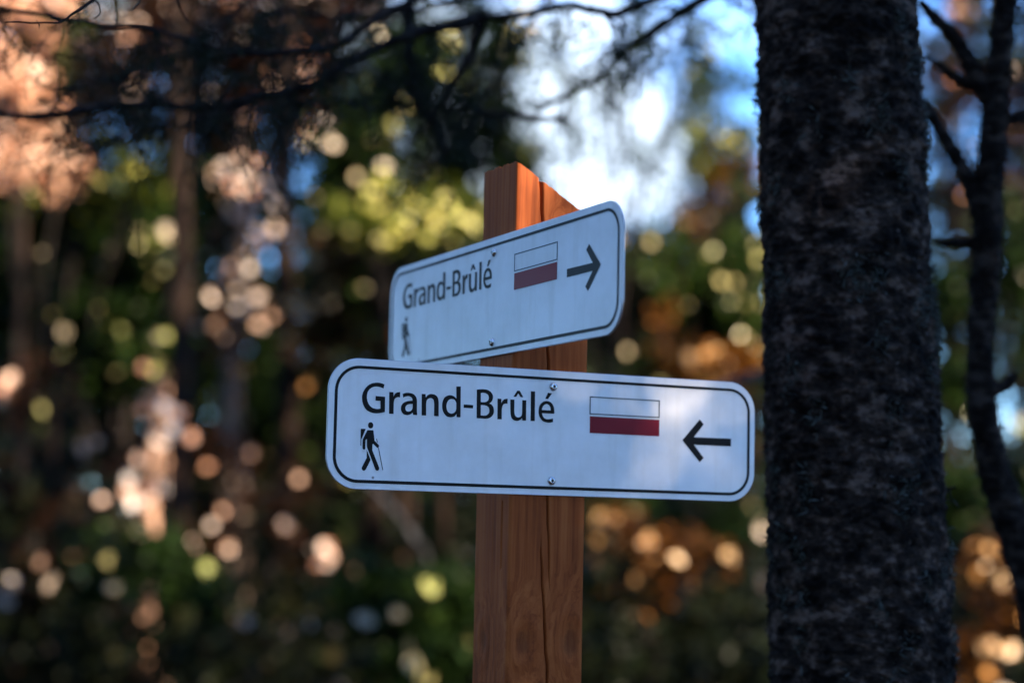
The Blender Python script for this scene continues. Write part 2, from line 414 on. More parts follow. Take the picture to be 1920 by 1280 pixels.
def make_post():
    root = empty('signpost', (PX, PY, 0), YAW, 'square reddish brown wooden post with slanted top holding both white signs', 'post')
    r = 0.004
    n_right, n_left = 150, 80
    # perimeter, counter-clockwise from above: right-hand face (y=-W), far face, back face, left face, rounded corners
    per = []
    def corner(cx, cy, a0, k=6):
        for q in range(k + 1):
            a = a0 + q / k * math.pi / 2
            per.append((cx + r * math.cos(a), cy + r * math.sin(a)))
    e = W - r
    corner(-e, -e, math.pi)
    for q in range(1, n_right): per.append((-e + 2 * e * q / n_right, -W))
    corner(e, -e, -math.pi / 2)
    for q in range(1, 10): per.append((W, -e + 2 * e * q / 10))
    corner(e, e, 0)
    for q in range(1, 10): per.append((e - 2 * e * q / 10, W))
    corner(-e, e, math.pi / 2)
    for q in range(1, n_left): per.append((-W, e - 2 * e * q / n_left))
    per = np.array(per); m = len(per)
    out = unit(per * (np.abs(per) >= np.abs(per).max(1, keepdims=True) - 1e-9))
    top = CAM_Z + 0.3713 - 0.607 * per[:, 0] + 0.028 * per[:, 1]
    rough = fbm(np.stack([per[:, 0] * 320, per[:, 1] * 320, np.zeros(m)], -1), 3, 3)
    top = top + np.where(per[:, 0] < -W + 0.001, np.minimum(rough, 0.6) * 0.0016, rough * 0.0005)
    zlow = CAM_Z - 0.24
    levels = np.concatenate([np.linspace(-0.1, zlow, 12)[:-1] , zlow + (np.linspace(0, 1, 270)) * 1.0])
    V = []
    for li, l in enumerate(levels):
        if l < zlow - 1e-6: z = np.full(m, l)
        else:
            t = (l - zlow); z = zlow + t * (top - zlow)
        x, y = per[:, 0].copy(), per[:, 1].copy()
        rel = z - CAM_Z
        grain = fbm(np.stack([x * 260, y * 260, z * 5.0], -1), 3, 9) * 0.00022
        d = grain
        right = y < -W + 1e-6
        left = x < -W + 1e-6
        u = (x + W) / (2 * W)
        # the two long drying checks of the right-hand face
        ca = np.interp(rel, [-0.24, -0.06, -0.015, 0.04, 0.185, 0.33, 0.40], [0.56, 0.545, 0.52, 0.49, 0.464, 0.355, 0.30])
        ca = ca + vnoise(np.stack([z * 60, z * 0, z * 0], -1), 2) * 0.006
        wa = np.interp(rel, [-0.24, -0.062, -0.04, 0.03, 0.3, 0.37, 0.41], [0, 0, 0.6, 0.9, 1.0, 1.3, 1.9])
        cb = np.interp(rel, [-0.24, -0.14, -0.10, -0.067, -0.01, 0.05], [0.545, 0.53, 0.487, 0.462, 0.412, 0.39])
        cb = cb + vnoise(np.stack([z * 70, z * 0 + 3, z * 0], -1), 4) * 0.006
        wb = np.interp(rel, [-0.24, -0.10, -0.03, -0.004, 0.002], [0.9, 0.9, 0.7, 0.2, 0])
        for c, w in ((ca, wa), (cb, wb)):
            g = np.exp(-((u - c) / (0.0115 * np.maximum(w, 0.2))) ** 2) * (w > 0.02) * right
            d = d - g * 0.011 * np.clip(w, 0, 1)
        ul = (y + W) / (2 * W)
        cl = 0.22
        d = d - np.exp(-((ul - cl) / 0.012) ** 2) * left * 0.003 * ((rel < 0.035) & (rel > -0.035))
        for (kx, kz, kr) in ((-0.026, -0.110, 0.012), (0.029, -0.109, 0.014)):
            rr = np.hypot((x - kx) / kr, (rel - kz) / (kr * 1.5))
            d = d + right * (np.exp(-(rr - 1.3) ** 2 * 4) * 0.0010 - np.exp(-rr ** 2 * 3) * 0.0008)
        rr = np.hypot((y - 0.016) / 0.010, (rel + 0.112) / 0.017)
        d = d + left * (np.exp(-(rr - 1.3) ** 2 * 4) * 0.0008 - np.exp(-rr ** 2 * 3) * 0.0008)
        V.append(np.stack([x + out[:, 0] * d, y + out[:, 1] * d, z], -1))
    V = np.concatenate(V); nl = len(levels)
    rr = np.arange(nl - 1)[:, None] * m; c = np.arange(m)[None]; dd = (c + 1) % m
    F = np.stack([rr + c, rr + dd, rr + m + dd, rr + m + c], -1).reshape(-1, 4)
    me = mesh_np('shaft', V, F, smooth=True)
    link('shaft', me, M_WOOD, root)
    # sawn sloping end grain
    ring = V[-m:] ; cen = ring.mean(0)
    v2 = np.vstack([ring, ring * 0.5 + cen * 0.5, cen[None]])
    c = np.arange(m); dd = (c + 1) % m
    f2 = np.concatenate([np.stack([c, dd, m + dd], -1), np.stack([c, m + dd, m + c], -1), np.stack([m + c, m + dd, np.full(m, 2 * m)], -1)])
    link('sawn_top', mesh_np('sawn_top', v2, f2), M_WOOD, root)
make_post()

# ------------------------------------------------------------------ signs
GLYPHS = {
 'G': ["60.2,107.7c 55.7,108.8 51.3,108.9 46.2,107.8 41.6,104.9 38.3,100.6 36.5,96 36.4,91.9 37.1,87.8 38.8,84 41.7,80.6 45.6,78.6 49.7,77.7 54.2,77.9 58,78.6 61.4,79.6c 61.3,95c 50.9,95.3c 50.9,90.7c 56.3,90.5c 56.6,82.8c 54,82.2 50.9,82.3 47.7,83.2 44.7,85.5 42.7,88.6 41.7,92.1 41.5,94.5 42,98.1 43.6,101.2 46.4,103.5 49.8,104.8 53.3,104.9 56.5,104.3 59.2,103.3c"],
 'r': ["65.6,100.2c 70.2,100.2c 70.5,95.7c 72,98.5 74.2,100.1 77.6,100.7c 77.6,95.2c 75,95.3 72.8,94.3 71.4,92.2 70.9,88.8c 71,78.1c 66.1,78c"],
 'a': ["80.4,98.9c 83.5,100.1 87.1,100.4 91.3,99.8 94.3,97.8 96,94.9 96.5,91.3c 96.6,82.3c 97.1,78.1c 92.6,78c 92,80.6c 90,78.7 87.4,77.7 85.5,77.5 82.6,78.1 80.3,80 79.1,82.7 79,85.1 80,88.1 82.5,90.4 86.4,91.9 91.5,92.6c 91.1,94.7 90.1,95.9 88.1,96.8 85.9,96.9 83,96.2 81.2,95.2c",
  "91.8,89.2c 88.1,88.8 85.5,87.8 84.1,86.2 83.8,84.4 84.4,82.3 86,81.3 87.6,81.2 89.9,82.1 91.4,83.9 91.9,86c"],
 'n': ["101.5,100c 105.7,100.1c 106.2,96.5c 107.8,98.8 110.4,100.2 112.7,100.5 116.3,99.9 119,97.9 120.2,94.9 120.7,90.7c 121,78.1c 115.9,77.9c 115.7,90.5c 115,94.1 113.5,95.8 111.5,96.3 109.2,95.6 107.5,94 106.8,91.5 106.7,88.8c 107,78c 102,77.9c"],
 'd': ["140.1,109.8c 145.1,110c 145.6,78c 141.2,77.9c 140.9,81.4c 139.2,79 136.9,77.9 134,77.5 130.3,78.2 127.3,80.8 125.4,84.3 124.7,88.5 125,92.8 126.5,96.8 129.4,99.3 133,100.4 136.3,100 138.6,98.8 140.5,97c",
  "140.5,92.3c 139.6,94.4 138.1,96 135.1,96.5 132.5,95.7 130.6,93.6 129.6,90.9 129.5,88.1 130.1,85.1 131.7,82.7 134.2,81.5 135.8,81.4 138.4,82.5 140,84.4 140.6,86.9c"],
 '-': ["149,91.6c 159.7,91.4c 159.6,88c 148.9,88c"],
 'B': ["163.4,107.8c 167.4,108.4 172,108.6 176.4,107.9 179.8,105.9 181.7,103.2 182.2,100.5 181.4,97.4 179.8,95.2 177.8,94.1c 180.8,92.8 182.9,90.1 183.5,87.1 183.3,84 181.5,80.9 178.5,78.8 174.8,77.9 170.2,77.8c 164,77.8c",
  "168.1,104.4c 171.1,104.8 174.2,104.3 176.5,102.7 177.4,100.3 176.9,97.7 174.7,95.7 171.7,95.1 168.2,95.1c",
  "168.3,91.8c 171.8,91.9 175.2,91.3 177.5,89.6 178.3,86.9 177.9,84.1 175.7,81.9 172.7,81.1 168.5,81.2c"],
 'r2': ["187.5,99.6c 191.8,99.5c 192,95c 193.5,97.7 195.8,99.5 199.2,100c 199,94.6c 196.6,94.9 194.3,93.8 193.2,91.6 192.6,88.5c 192.8,77.6c 187.8,77.5c"],
 'u': ["202.2,99.5c 207,99.5c 207.1,87.6c 207.6,84.3 209.1,81.9 211.9,81.1 214.6,82 216,84.1 216.3,87.5c 216.2,99.5c 220.8,99.4c 221,77.8c 216.8,77.8c 216.5,80.7c 214.6,78.8 211.9,77.5 209.2,77.3 205.8,78.4 203.6,81.3 202.6,86.8c",
  "210.2,109.2c 212.9,109.2c 217.3,102.5c 214.1,102.5c 211.4,106.3c 208.8,102.5c 205.8,102.6c"],
 'l': ["226.1,109.4c 230.9,109.3c 231.3,77.6c 226.4,77.5c"],
 'e': ["254.1,86.9c 239.6,86.7c 240.4,84.3 242.3,81.8 245.4,80.8 248.9,81 252.6,81.8c 252.9,78.2c 249,77.1 244.8,77.2 240.6,78.6 237.1,82.3 235.8,85.9 235.6,89.6 236.5,94.3 239.2,97.9 242.2,99.6 245,100 248.8,99.3 252,96.6 253.6,93 254.1,89.9",
  "239.3,90.2c 240,92.9 241.6,95.2 244.7,96.6 247.5,95.8 249.3,93.4 249.8,90.2c",
  "246.2,108.8c 251,108.5c 246.3,102.1c 243.2,102.3c"],
 'hiker': ["49.3,65.4 49.2,64.4 48.8,63.5 48.3,62.8 47.5,62.3 46.6,62.1 45.7,62.2 44.9,62.7 44.3,63.3 43.8,64.2 43.7,65.2 43.8,66.2 44.1,67.1 44.7,67.8 45.5,68.3 46.4,68.5 47.3,68.4 48.1,67.9 48.7,67.3 49.1,66.4",
  "36.4,61.4c 41.2,61.4c 37.2,51.3c 36.7,51c 36.9,44.3c 36.2,44.3c 35.9,60.7c",
  "43.4,60.3c 48.9,60.5c 49.7,60c 51.2,49.8c 55.8,45.8c 56.3,44.6c 55.6,43c 54.4,42.7c 49.6,46.7c 49,45.7c 49,40.2c 57,22.8c 57.1,21.2c 56.1,19.8c 54.4,19.6c 53.2,20.4c 43.5,42.3c 43,44.6c 43,50.8c 42.1,51c 41.3,49.8c 41.4,41.7c 40.8,40.5c 39.4,40.5c 38.5,41.6c 38.3,49.9c 38.7,51.3c 42.9,59.9c",
  "43,40.2c 47.2,31.3c 47.3,29.7c 42.5,20.2c 41,19.1c 39.3,19.4c 38.2,21c 38.3,22.4c 43.3,32.3c",
  "53,51.9c 53.7,52c 54.6,48.1c 53.8,48c",
  "55.4,42.7c 56,42.9c 61.4,20.5c 60.7,20.4c"],
 'arrow': ["411.7,65.5c 433.3,89.1c 438.4,83.9c 426.1,69.2c 473.9,69.6c 473.8,61c 426.2,61c 438.9,46.9c 433.9,42.1c"],
}


def contour(s, fx, snap=True):
    pts = []
    for t in s.split():
        c = t.endswith('c'); x, y = (float(q) for q in t.rstrip('c').split(','))
        if snap and c and abs(y - 78) < 0.7: y = 78.0
        pts.append((x, y, c))
    n = len(pts); out = []
    for i in range(n):
        p0, p1, p2, p3 = pts[i - 1], pts[i], pts[(i + 1) % n], pts[(i + 2) % n]
        out.append(p1[:2])
        if p1[2] and p2[2]: continue
        a = np.array(p1[:2]); b = np.array(p2[:2])
        ta = np.zeros(2) if p1[2] else (b - np.array(p0[:2])) * 0.5
        tb = np.zeros(2) if p2[2] else (np.array(p3[:2]) - a) * 0.5
        if p1[2]: ta = (b - a) * 1.5 - tb * 0.5
        if p2[2]: tb = (b - a) * 1.5 - ta * 0.5
        for t in (0.2, 0.4, 0.6, 0.8):
            h = (2 * t ** 3 - 3 * t ** 2 + 1) * a + (t ** 3 - 2 * t ** 2 + t) * ta + (-2 * t ** 3 + 3 * t ** 2) * b + (t ** 3 - t ** 2) * tb
            out.append(tuple(h))
    return [fx(x, y) for x, y in out]

def flat_print(name, loops, mat, parent, y=-0.00035, depth=0.0001):
    """Filled outlines (holes by winding parity) as a thin film of ink in the sign's own plane."""
    cu = bpy.data.curves.new(name, 'CURVE')
    cu.dimensions = '2D'; cu.fill_mode = 'BOTH'; cu.extrude = depth
    for lp in loops:
        sp = cu.splines.new('POLY'); sp.points.add(len(lp) - 1); sp.use_cyclic_u = True
        for q, (x, z) in zip(sp.points, lp): q.co = (x, z, 0, 1)
    tmp = bpy.data.objects.new(name, cu); C.objects.link(tmp)
    bpy.context.view_layer.update()
    me = bpy.data.meshes.new_from_object(tmp.evaluated_get(bpy.context.evaluated_depsgraph_get()))
    bpy.data.objects.remove(tmp); bpy.data.curves.remove(cu)
    me.name = name
    me.transform(Matrix.Rotation(math.pi / 2, 4, 'X'))       # curve plane -> sign plane (x, z)
    me.transform(Matrix.Translation((0, y, 0)))
    me.materials.clear()
    return link(name, me, mat, parent)

def round_rect(x0, z0, x1, z1, r, k=14):
    pts = []
    for cx, cz, a0 in ((x1 - r, z1 - r, 0), (x0 + r, z1 - r, 90), (x0 + r, z0 + r, 180), (x1 - r, z0 + r, 270)):
        for q in range(k + 1):
            a = R_(a0 + 90 * q / k); pts.append((cx + r * math.cos(a), cz + r * math.sin(a)))
    return pts

def make_sign(front, loc, rz, width, height, label):
    root = empty('trail_sign', loc, rz, label, 'sign', 'signs screwed to the post')
    sx = width / 505.14; h = height / 1000.0; w = width / 1000.0
    k = height / 132.77
    x0 = -w / 2
    fx = lambda x, z: (x0 + x * sx / 1000.0, z * k / 1000.0)
    th = 0.0022
    # panel: plate with a tiny rolled edge
    R0 = 0.033
    rings = [(0.0, th, 0), (0.0, 0.0006, 0), (0.0006, 0.0, 0), (0.004, 0.0, 1), (0.012, 0.0, 1)]
    base = round_rect(x0, 0, -x0, h, R0)
    V, F, MI = [], [], []
    m = len(base)
    for ins, y, _ in rings:
        rr = round_rect(x0 + ins, ins, -x0 - ins, h - ins, R0 - ins)
        V += [(px, y, pz) for px, pz in rr]
    for q in range(len(rings) - 1):
        for c in range(m):
            d = (c + 1) % m
            F.append((q * m + c, q * m + d, (q + 1) * m + d, (q + 1) * m + c)); MI.append(1 if q < 2 else 0)
    me = bpy.data.meshes.new('panel')
    nb = (len(rings) - 1) * m
    F.append(tuple(range(nb, nb + m))); MI.append(0)
    F.append(tuple(reversed(range(m)))); MI.append(1)
    me.from_pydata(V, [], F)
    for p, q in zip(me.polygons, MI): p.material_index = q
    me.update()
    link('panel', me, [M_FILM, M_EDGE], root)
    # black border line
    flat_print('border_line', [round_rect(x0 + 0.0069 * (1.0), 0.0066 * k, -x0 - 0.0069, h - 0.0075 * k, 0.0265), round_rect(x0 + 0.0101, 0.0099 * k, -x0 - 0.0101, h - 0.0105 * k, 0.0235)], M_BLACK, root)
    for key in GLYPHS:
        if key in ('hiker', 'arrow'): continue
        flat_print('letter', [contour(s, fx) for s in GLYPHS[key]], M_BLACK, root)
    flat_print('hiker_pictogram', [contour(s, fx, False) for s in GLYPHS['hiker']], M_BLACK, root)
    if front: fa = fx
    else: fa = lambda x, z: fx(942.0 - 62.0 - x - 2.0 + 0.0, z + 3.8 if True else z)
    def fa2(x, z):
        if front: return fx(x, z)
        return fx(468.0 - (x - 411.7) * 0.975, 71.4 + (z - 65.6))
    flat_print('arrow', [contour(GLYPHS['arrow'][0], fa2, False)], M_BLACK, root)
    rect = lambda a, b, c, d: [fx(a, b), fx(c, b), fx(c, d), fx(a, d)]
    dx = 6.0 if not front else 0.0
    dz = -0.6 if not front else 0.0
    flat_print('blaze_outline', [rect(296.3 + dx, 88.2 + dz, 382.5 + dx, 107.6 + dz), rect(297.5 + dx, 89.4 + dz, 381.3 + dx, 106.4 + dz)], M_LINE, root)
    flat_print('blaze_bar', [rect(296.9 + dx, 68.3 + dz, 382.3 + dx, 86.3 + dz)], M_RED, root)
    # button-head screws with a hexagonal socket
    for sz in (115.4, 15.7):
        px_, pz_ = fx(252.4 + (6 if not front else 0), sz)
        prof = [(0.0047, 0.0002), (0.0046, -0.0010), (0.0040, -0.0021), (0.0031, -0.0028), (0.0020, -0.0031)]
        V, F = [], []; sd = 24
        for rad, y in prof:
            V += [(px_ + rad * math.cos(q * 2 * math.pi / sd), y, pz_ + rad * math.sin(q * 2 * math.pi / sd)) for q in range(sd)]
        hexr = lambda q: 0.00155 / max(math.cos(((q * 360 / sd + 30) % 60 - 30) * math.pi / 180), 0.5)
        for y in (-0.0030, -0.0012):
            V += [(px_ + hexr(q) * math.cos(q * 2 * math.pi / sd), y, pz_ + hexr(q) * math.sin(q * 2 * math.pi / sd)) for q in range(sd)]
        for q in range(len(prof) + 1):
            for c in range(sd):
                d = (c + 1) % sd
                F.append((q * sd + c, q * sd + d, (q + 1) * sd + d, (q + 1) * sd + c))
        nb = (len(prof) + 1) * sd
        F.append(tuple(range(nb, nb + sd)))
        me = bpy.data.meshes.new('screw'); me.from_pydata(V, [], F)
        me.polygons.foreach_set('use_smooth', [len(p.vertices) == 4 for p in me.polygons]); me.update()
        mi = [1 if i >= len(F) - 1 - sd else 0 for i in range(len(F))]
        me.polygons.foreach_set('material_index', mi)
        link('screw', me, [M_STEEL, M_SOCKET], root)
    return root

P0 = np.array([PX, PY, 0.0])
fc = P0 + N_ * (W + 0.003) + A_ * ((-0.250751 + 0.254391) / 2)
make_sign(True, (fc[0], fc[1], CAM_Z + 0.042356), YAW, 505.14, 132.77,
          'lower, nearer white trail sign with its black arrow pointing left, screwed to the post')
rc = P0 - A_ * (W + 0.003) + N_ * ((-0.310296 + 0.289336) / 2)
make_sign(False, (rc[0], rc[1], CAM_Z + 0.191318), YAW - math.pi / 2, 599.63, 130.04,
          'upper white trail sign turned away at an angle, its arrow pointing right')

# ------------------------------------------------------------------ the big trunk on the right, with its dead branches
def make_big_tree():
    d0 = 2.3
    base = at(1610, 900, d0); bx, by = base[0], base[1]
    root = empty('spruce_tree', (bx, by, 0), 0, 'thick dark spruce trunk with rough bark right of the signs', 'tree')
    k = lambda v: np.asarray(v, float) - np.array([bx, by, 0.0])
    hi = np.linspace(CAM_Z - 0.30, CAM_Z + 0.85, 430)
    zs = np.concatenate([np.linspace(-0.15, hi[0], 40)[:-1], hi, np.linspace(hi[-1], 9.0, 60)[1:]])
    # axis and radius from the photograph: left edge 1425..1443, right edge 1742..1785 between top and bottom
    ztop, zbot = at(1584, 0, d0)[2], at(1614, 1280, d0)[2]
    xtop, xbot = at(1583.5, 0, d0)[0], at(1614, 1280, d0)[0]
    t = (zs - zbot) / (ztop - zbot)
    cx = xbot + (xtop - xbot) * np.clip(t, -2, 4) - bx
    rad = (342 + (317 - 342) * np.clip(t, -1.5, 12)) / F_PX * d0 / 2
    rad = np.maximum(rad - 0.0055 + 0.10 * np.exp(-(zs + 0.1) * 4), 0.03)
    sides = 340
    a = np.arange(sides) * 2 * math.pi / sides
    Zg, Ag = np.meshgrid(zs, a, indexing='ij')
    P = np.stack([np.cos(Ag).ravel() * 0.11, np.sin(Ag).ravel() * 0.11, Zg.ravel()], -1)
    big = fbm(P * [26, 26, 34], 3, 20)
    fine = fbm(P * [110, 110, 190], 3, 30)
    ridge = np.abs(fbm(P * [60, 60, 95], 2, 40))
    lump = fbm(P * [7, 7, 4], 2, 50)
    disp = big * 0.0022 + np.maximum(fine, -0.2) * 0.0026 + ridge * 0.0055 + lump * 0.004
    Rr = np.repeat(rad, sides) + disp
    V = np.stack([np.repeat(cx, sides) + np.cos(Ag).ravel() * Rr, np.sin(Ag).ravel() * Rr, Zg.ravel()], -1)
    rr = np.arange(len(zs) - 1)[:, None] * sides; c = np.arange(sides)[None]; d = (c + 1) % sides
    F = np.stack([rr + c, rr + d, rr + sides + d, rr + sides + c], -1).reshape(-1, 4)
    link('trunk', mesh_np('trunk', V, F, smooth=True), M_BARK, root)
    # curled bark flakes and lichen tufts standing off the trunk
    n = 1700
    zz = RNG.uniform(CAM_Z - 0.32, CAM_Z + 0.75, n); aa = RNG.uniform(0, 2 * math.pi, n)
    rz = np.interp(zz, zs, rad); xz = np.interp(zz, zs, cx)
    out = np.stack([np.cos(aa), np.sin(aa), np.zeros(n)], -1)
    cen = np.stack([xz, np.zeros(n), zz], -1) + out * (rz[:, None] + RNG.uniform(0.0, 0.0035, (n, 1)))
    tang = np.cross(out, [0, 0, 1.0])
    ax = tang * RNG.choice([-1, 1], (n, 1)) + RNG.normal(size=(n, 3)) * 0.5 + out * 0.5
    me = leaf_mesh('bark_flakes', cen, ax, out + RNG.normal(size=(n, 3)) * 0.5, RNG.uniform(0.003, 0.010, n), RNG.uniform(0.003, 0.007, n), RNG.random(n))
    props(link('bark_flakes', me, M_DEADN, root), kind='stuff')
    n = 2600
    clump = RNG.uniform(0, 1, (70, 2)); ci = RNG.integers(0, 70, n)
    aa = math.pi * 1.5 + (clump[ci, 0] - 0.5) * 3.4 + RNG.normal(size=n) * 0.07; zz = CAM_Z - 0.3 + clump[ci, 1] * 0.95 + RNG.normal(size=n) * 0.012
    rz = np.interp(zz, zs, rad); xz = np.interp(zz, zs, cx)
    out = np.stack([np.cos(aa), np.sin(aa), np.zeros(n)], -1)
    cen = np.stack([xz, np.zeros(n), zz], -1) + out * (rz[:, None] + RNG.uniform(0.002, 0.008, (n, 1)))
    me = leaf_mesh('lichen', cen, out * 0.6 + RNG.normal(size=(n, 3)) * 0.7, rand_dirs(n), RNG.uniform(0.006, 0.018, n), RNG.uniform(0.0015, 0.003, n), RNG.random(n))
    props(link('lichen', me, M_LICHEN, root), kind='stuff')

    # dead branches: (pixel polyline, depth at ends, width px at ends, twigs, needles)
    trunk_at = lambda z: np.array([np.interp(z, zs, cx) + bx, by, z])
    def branch(px, dep, wid, twigs, needles, from_trunk=None, seed=0, tl=(0.04, 0.16)):
        rg = np.random.default_rng(seed)
        dd = np.linspace(dep[0], dep[1], len(px))
        pts = [at(x, y, q) for (x, y), q in zip(px, dd)]
        w = np.linspace(wid[0], wid[1], len(px)) / F_PX * dd / 2
        if from_trunk is not None:
            s = trunk_at(from_trunk)
            mid = (s + pts[0]) / 2 + np.array([0, 0, 0.05])
            pts = [s, mid] + pts; w = np.concatenate([[w[0] * 1.5, w[0] * 1.25], w])
        P = spline([k(p) for p in pts], 7)
        wr = np.interp(np.linspace(0, 1, len(P)), np.linspace(0, 1, len(w)), w)
        P = P + np.stack([vnoise(P * 40, 3 + seed), vnoise(P * 40, 13 + seed), vnoise(P * 40, 23 + seed)], -1) * 0.0025
        wr = wr * (1 + 0.22 * fbm(P * 55, 2, 70 + seed) + 0.35 * np.maximum(vnoise(P * 28, 80 + seed) - 0.45, 0))
        br = Soup().tube(P, wr, 8).build('branch', M_TWIG, root)
        if twigs:
            sp = Soup(); tips = []
            for _ in range(twigs):
                i = rg.integers(int(len(P) * 0.15), len(P))
                dirv = unit(rg.normal(size=3) * [1, 0.8, 0.8] + [-0.4, 0, -0.35])
                L = rg.uniform(*tl)
                s = np.linspace(0, 1, 6)[:, None]
                q = P[i] + dirv * L * s + np.cumsum(rg.normal(size=(6, 3)) * L * 0.07, 0) * s + np.array([0, 0, -0.25 * L]) * s ** 2
                sp.tube(q, np.linspace(0.0012, 0.0004, 6), 4); tips.append(q)
                for _ in range(3):
                    j = rg.integers(1, 5); d2 = unit(dirv + rg.normal(size=3) * 0.7)
                    q2 = q[j] + d2 * L * 0.4 * s
                    sp.tube(q2, np.linspace(0.0008, 0.0003, 6), 3); tips.append(q2)
            t = sp.build('twigs', M_TWIG, br); t['kind'] = 'stuff'
            if needles:
                n = needles
                ti = rg.integers(0, len(tips), n); j = rg.random(n) * 4.99
                T = np.array(tips); j0 = j.astype(int)
                cen = T[ti, j0] + (T[ti, j0 + 1] - T[ti, j0]) * (j - j0)[:, None]
                dr = unit(T[ti, 5] - T[ti, 0])
                ax = unit(dr * 0.6 + rg.normal(size=(n, 3)) * 0.6)
                ln = rg.uniform(0.010, 0.018, n)
                me = leaf_mesh('needles', cen + ax * ln[:, None] * 0.5, ax, rand_dirs(n), ln, np.full(n, 0.0016), RNG.random(n) * 0.8, 0.1)
                nn = link('needles', me, M_SPRUCE, br); nn['kind'] = 'stuff'
        return br
    B = branch
    B([(1320, -30), (1200, 8), (1160, 24), (1135, 26), (1085, 12), (1035, 15), (960, 32), (905, 30)], (2.9, 2.95), (15, 15), 16, 1800, CAM_Z + 0.66, 1)
    B([(905, 30), (860, 46), (800, 56), (740, 78), (690, 96), (650, 116), (600, 150), (555, 168), (480, 182), (400, 200), (320, 198), (250, 196), (150, 208), (70, 220), (-40, 216)], (2.95, 2.8), (24, 13), 90, 5200, None, 2)
    B([(1440, -60), (1317, 2), (1280, 22), (1235, 52), (1210, 72), (1167, 95), (1147, 120), (1130, 140), (1080, 170), (1010, 205)], (2.95, 3.3), (22, 9), 30, 3600, CAM_Z + 0.70, 3, (0.05, 0.17))
    B([(912, 28), (880, 107), (855, 150), (835, 190), (815, 215), (790, 250)], (2.95, 3.0), (17, 8), 18, 1400, None, 4)
    B([(767, -20), (766, 87), (775, 150), (785, 200), (812, 232), (835, 285)], (3.05, 3.1), (24, 16), 22, 1800, None, 5)
    B([(860, -40), (700, 40), (640, 84), (560, 96), (480, 100), (420, 95), (340, 75), (270, 52), (175, 45), (40, 20), (-60, 8)], (2.75, 2.55), (15, 8), 60, 3800, None, 6)
    B([(1060, 225), (960, 215), (840, 200), (700, 192), (560, 195), (470, 200), (350, 230), (250, 260), (120, 300)], (3.15, 3.05), (11, 5), 50, 3600, None, 7)
    B([(1130, 24), (1163, 60), (1166, 95)], (2.93, 2.98), (7, 7), 4, 200, None, 8)
    B([(1060, -40), (980, 60), (930, 150), (880, 250), (900, 320)], (3.4, 3.5), (10, 4), 18, 1300, None, 21, (0.05, 0.18))
    B([(520, -60), (430, 30), (330, 110), (200, 150), (80, 165)], (3.2, 3.1), (10, 4), 40, 2600, None, 22, (0.05, 0.18))
    B([(700, -60), (640, 60), (600, 160), (520, 260), (480, 330)], (3.3, 3.3), (9, 4), 26, 1900, None, 23, (0.05, 0.18))
    B([(1000, -40), (880, -5), (760, 22), (620, 30), (500, 20)], (3.0, 3.0), (14, 7), 34, 2400, None, 24, (0.05, 0.15))
    # crisp bare twigs near the focal plane
    B([(330, -140), (250, -60), (175, 0), (140, 24), (112, 41), (75, 46), (40, 42), (12, 41)], (2.12, 2.02), (7.5, 2.2), 0, 0, None, 9)
    B([(113, 40), (104, 37), (95, 36)], (2.045, 2.04), (4, 2), 0, 0, None, 10)
    B([(73, 46), (66, 35)], (2.03, 2.03), (2.5, 1), 0, 0, None, 11)
    B([(74, 46), (75, 54)], (2.03, 2.03), (2.2, 1), 0, 0, None, 12)
    B([(200, -60), (178, -8), (184, 10), (185, 24), (176, 35)], (2.08, 2.04), (4, 2.4), 0, 0, None, 13)
    B([(290, -60), (266, 0), (258, 12), (247, 24)], (2.1, 2.08), (4, 2.5), 0, 0, None, 14)
    B([(316, -60), (332, 0), (338, 20), (352, 40)], (2.25, 2.3), (5, 3), 0, 0, None, 15)
    B([(440, 150), (412, 195), (400, 215), (375, 266)], (2.5, 2.5), (5, 2), 0, 0, None, 16)
    # short broken stub on the lower right
    B([(1740, 916), (1762, 915), (1790, 912)], (2.3, 2.28), (9, 5), 3, 60, None, 17, (0.01, 0.03))
    # link the near twigs back to the trunk above the frame
    B([(1330, -260), (900, -230), (600, -190), (420, -165), (330, -140)], (2.55, 2.12), (16, 8), 0, 0, CAM_Z + 0.95, 18)
    return root
make_big_tree()

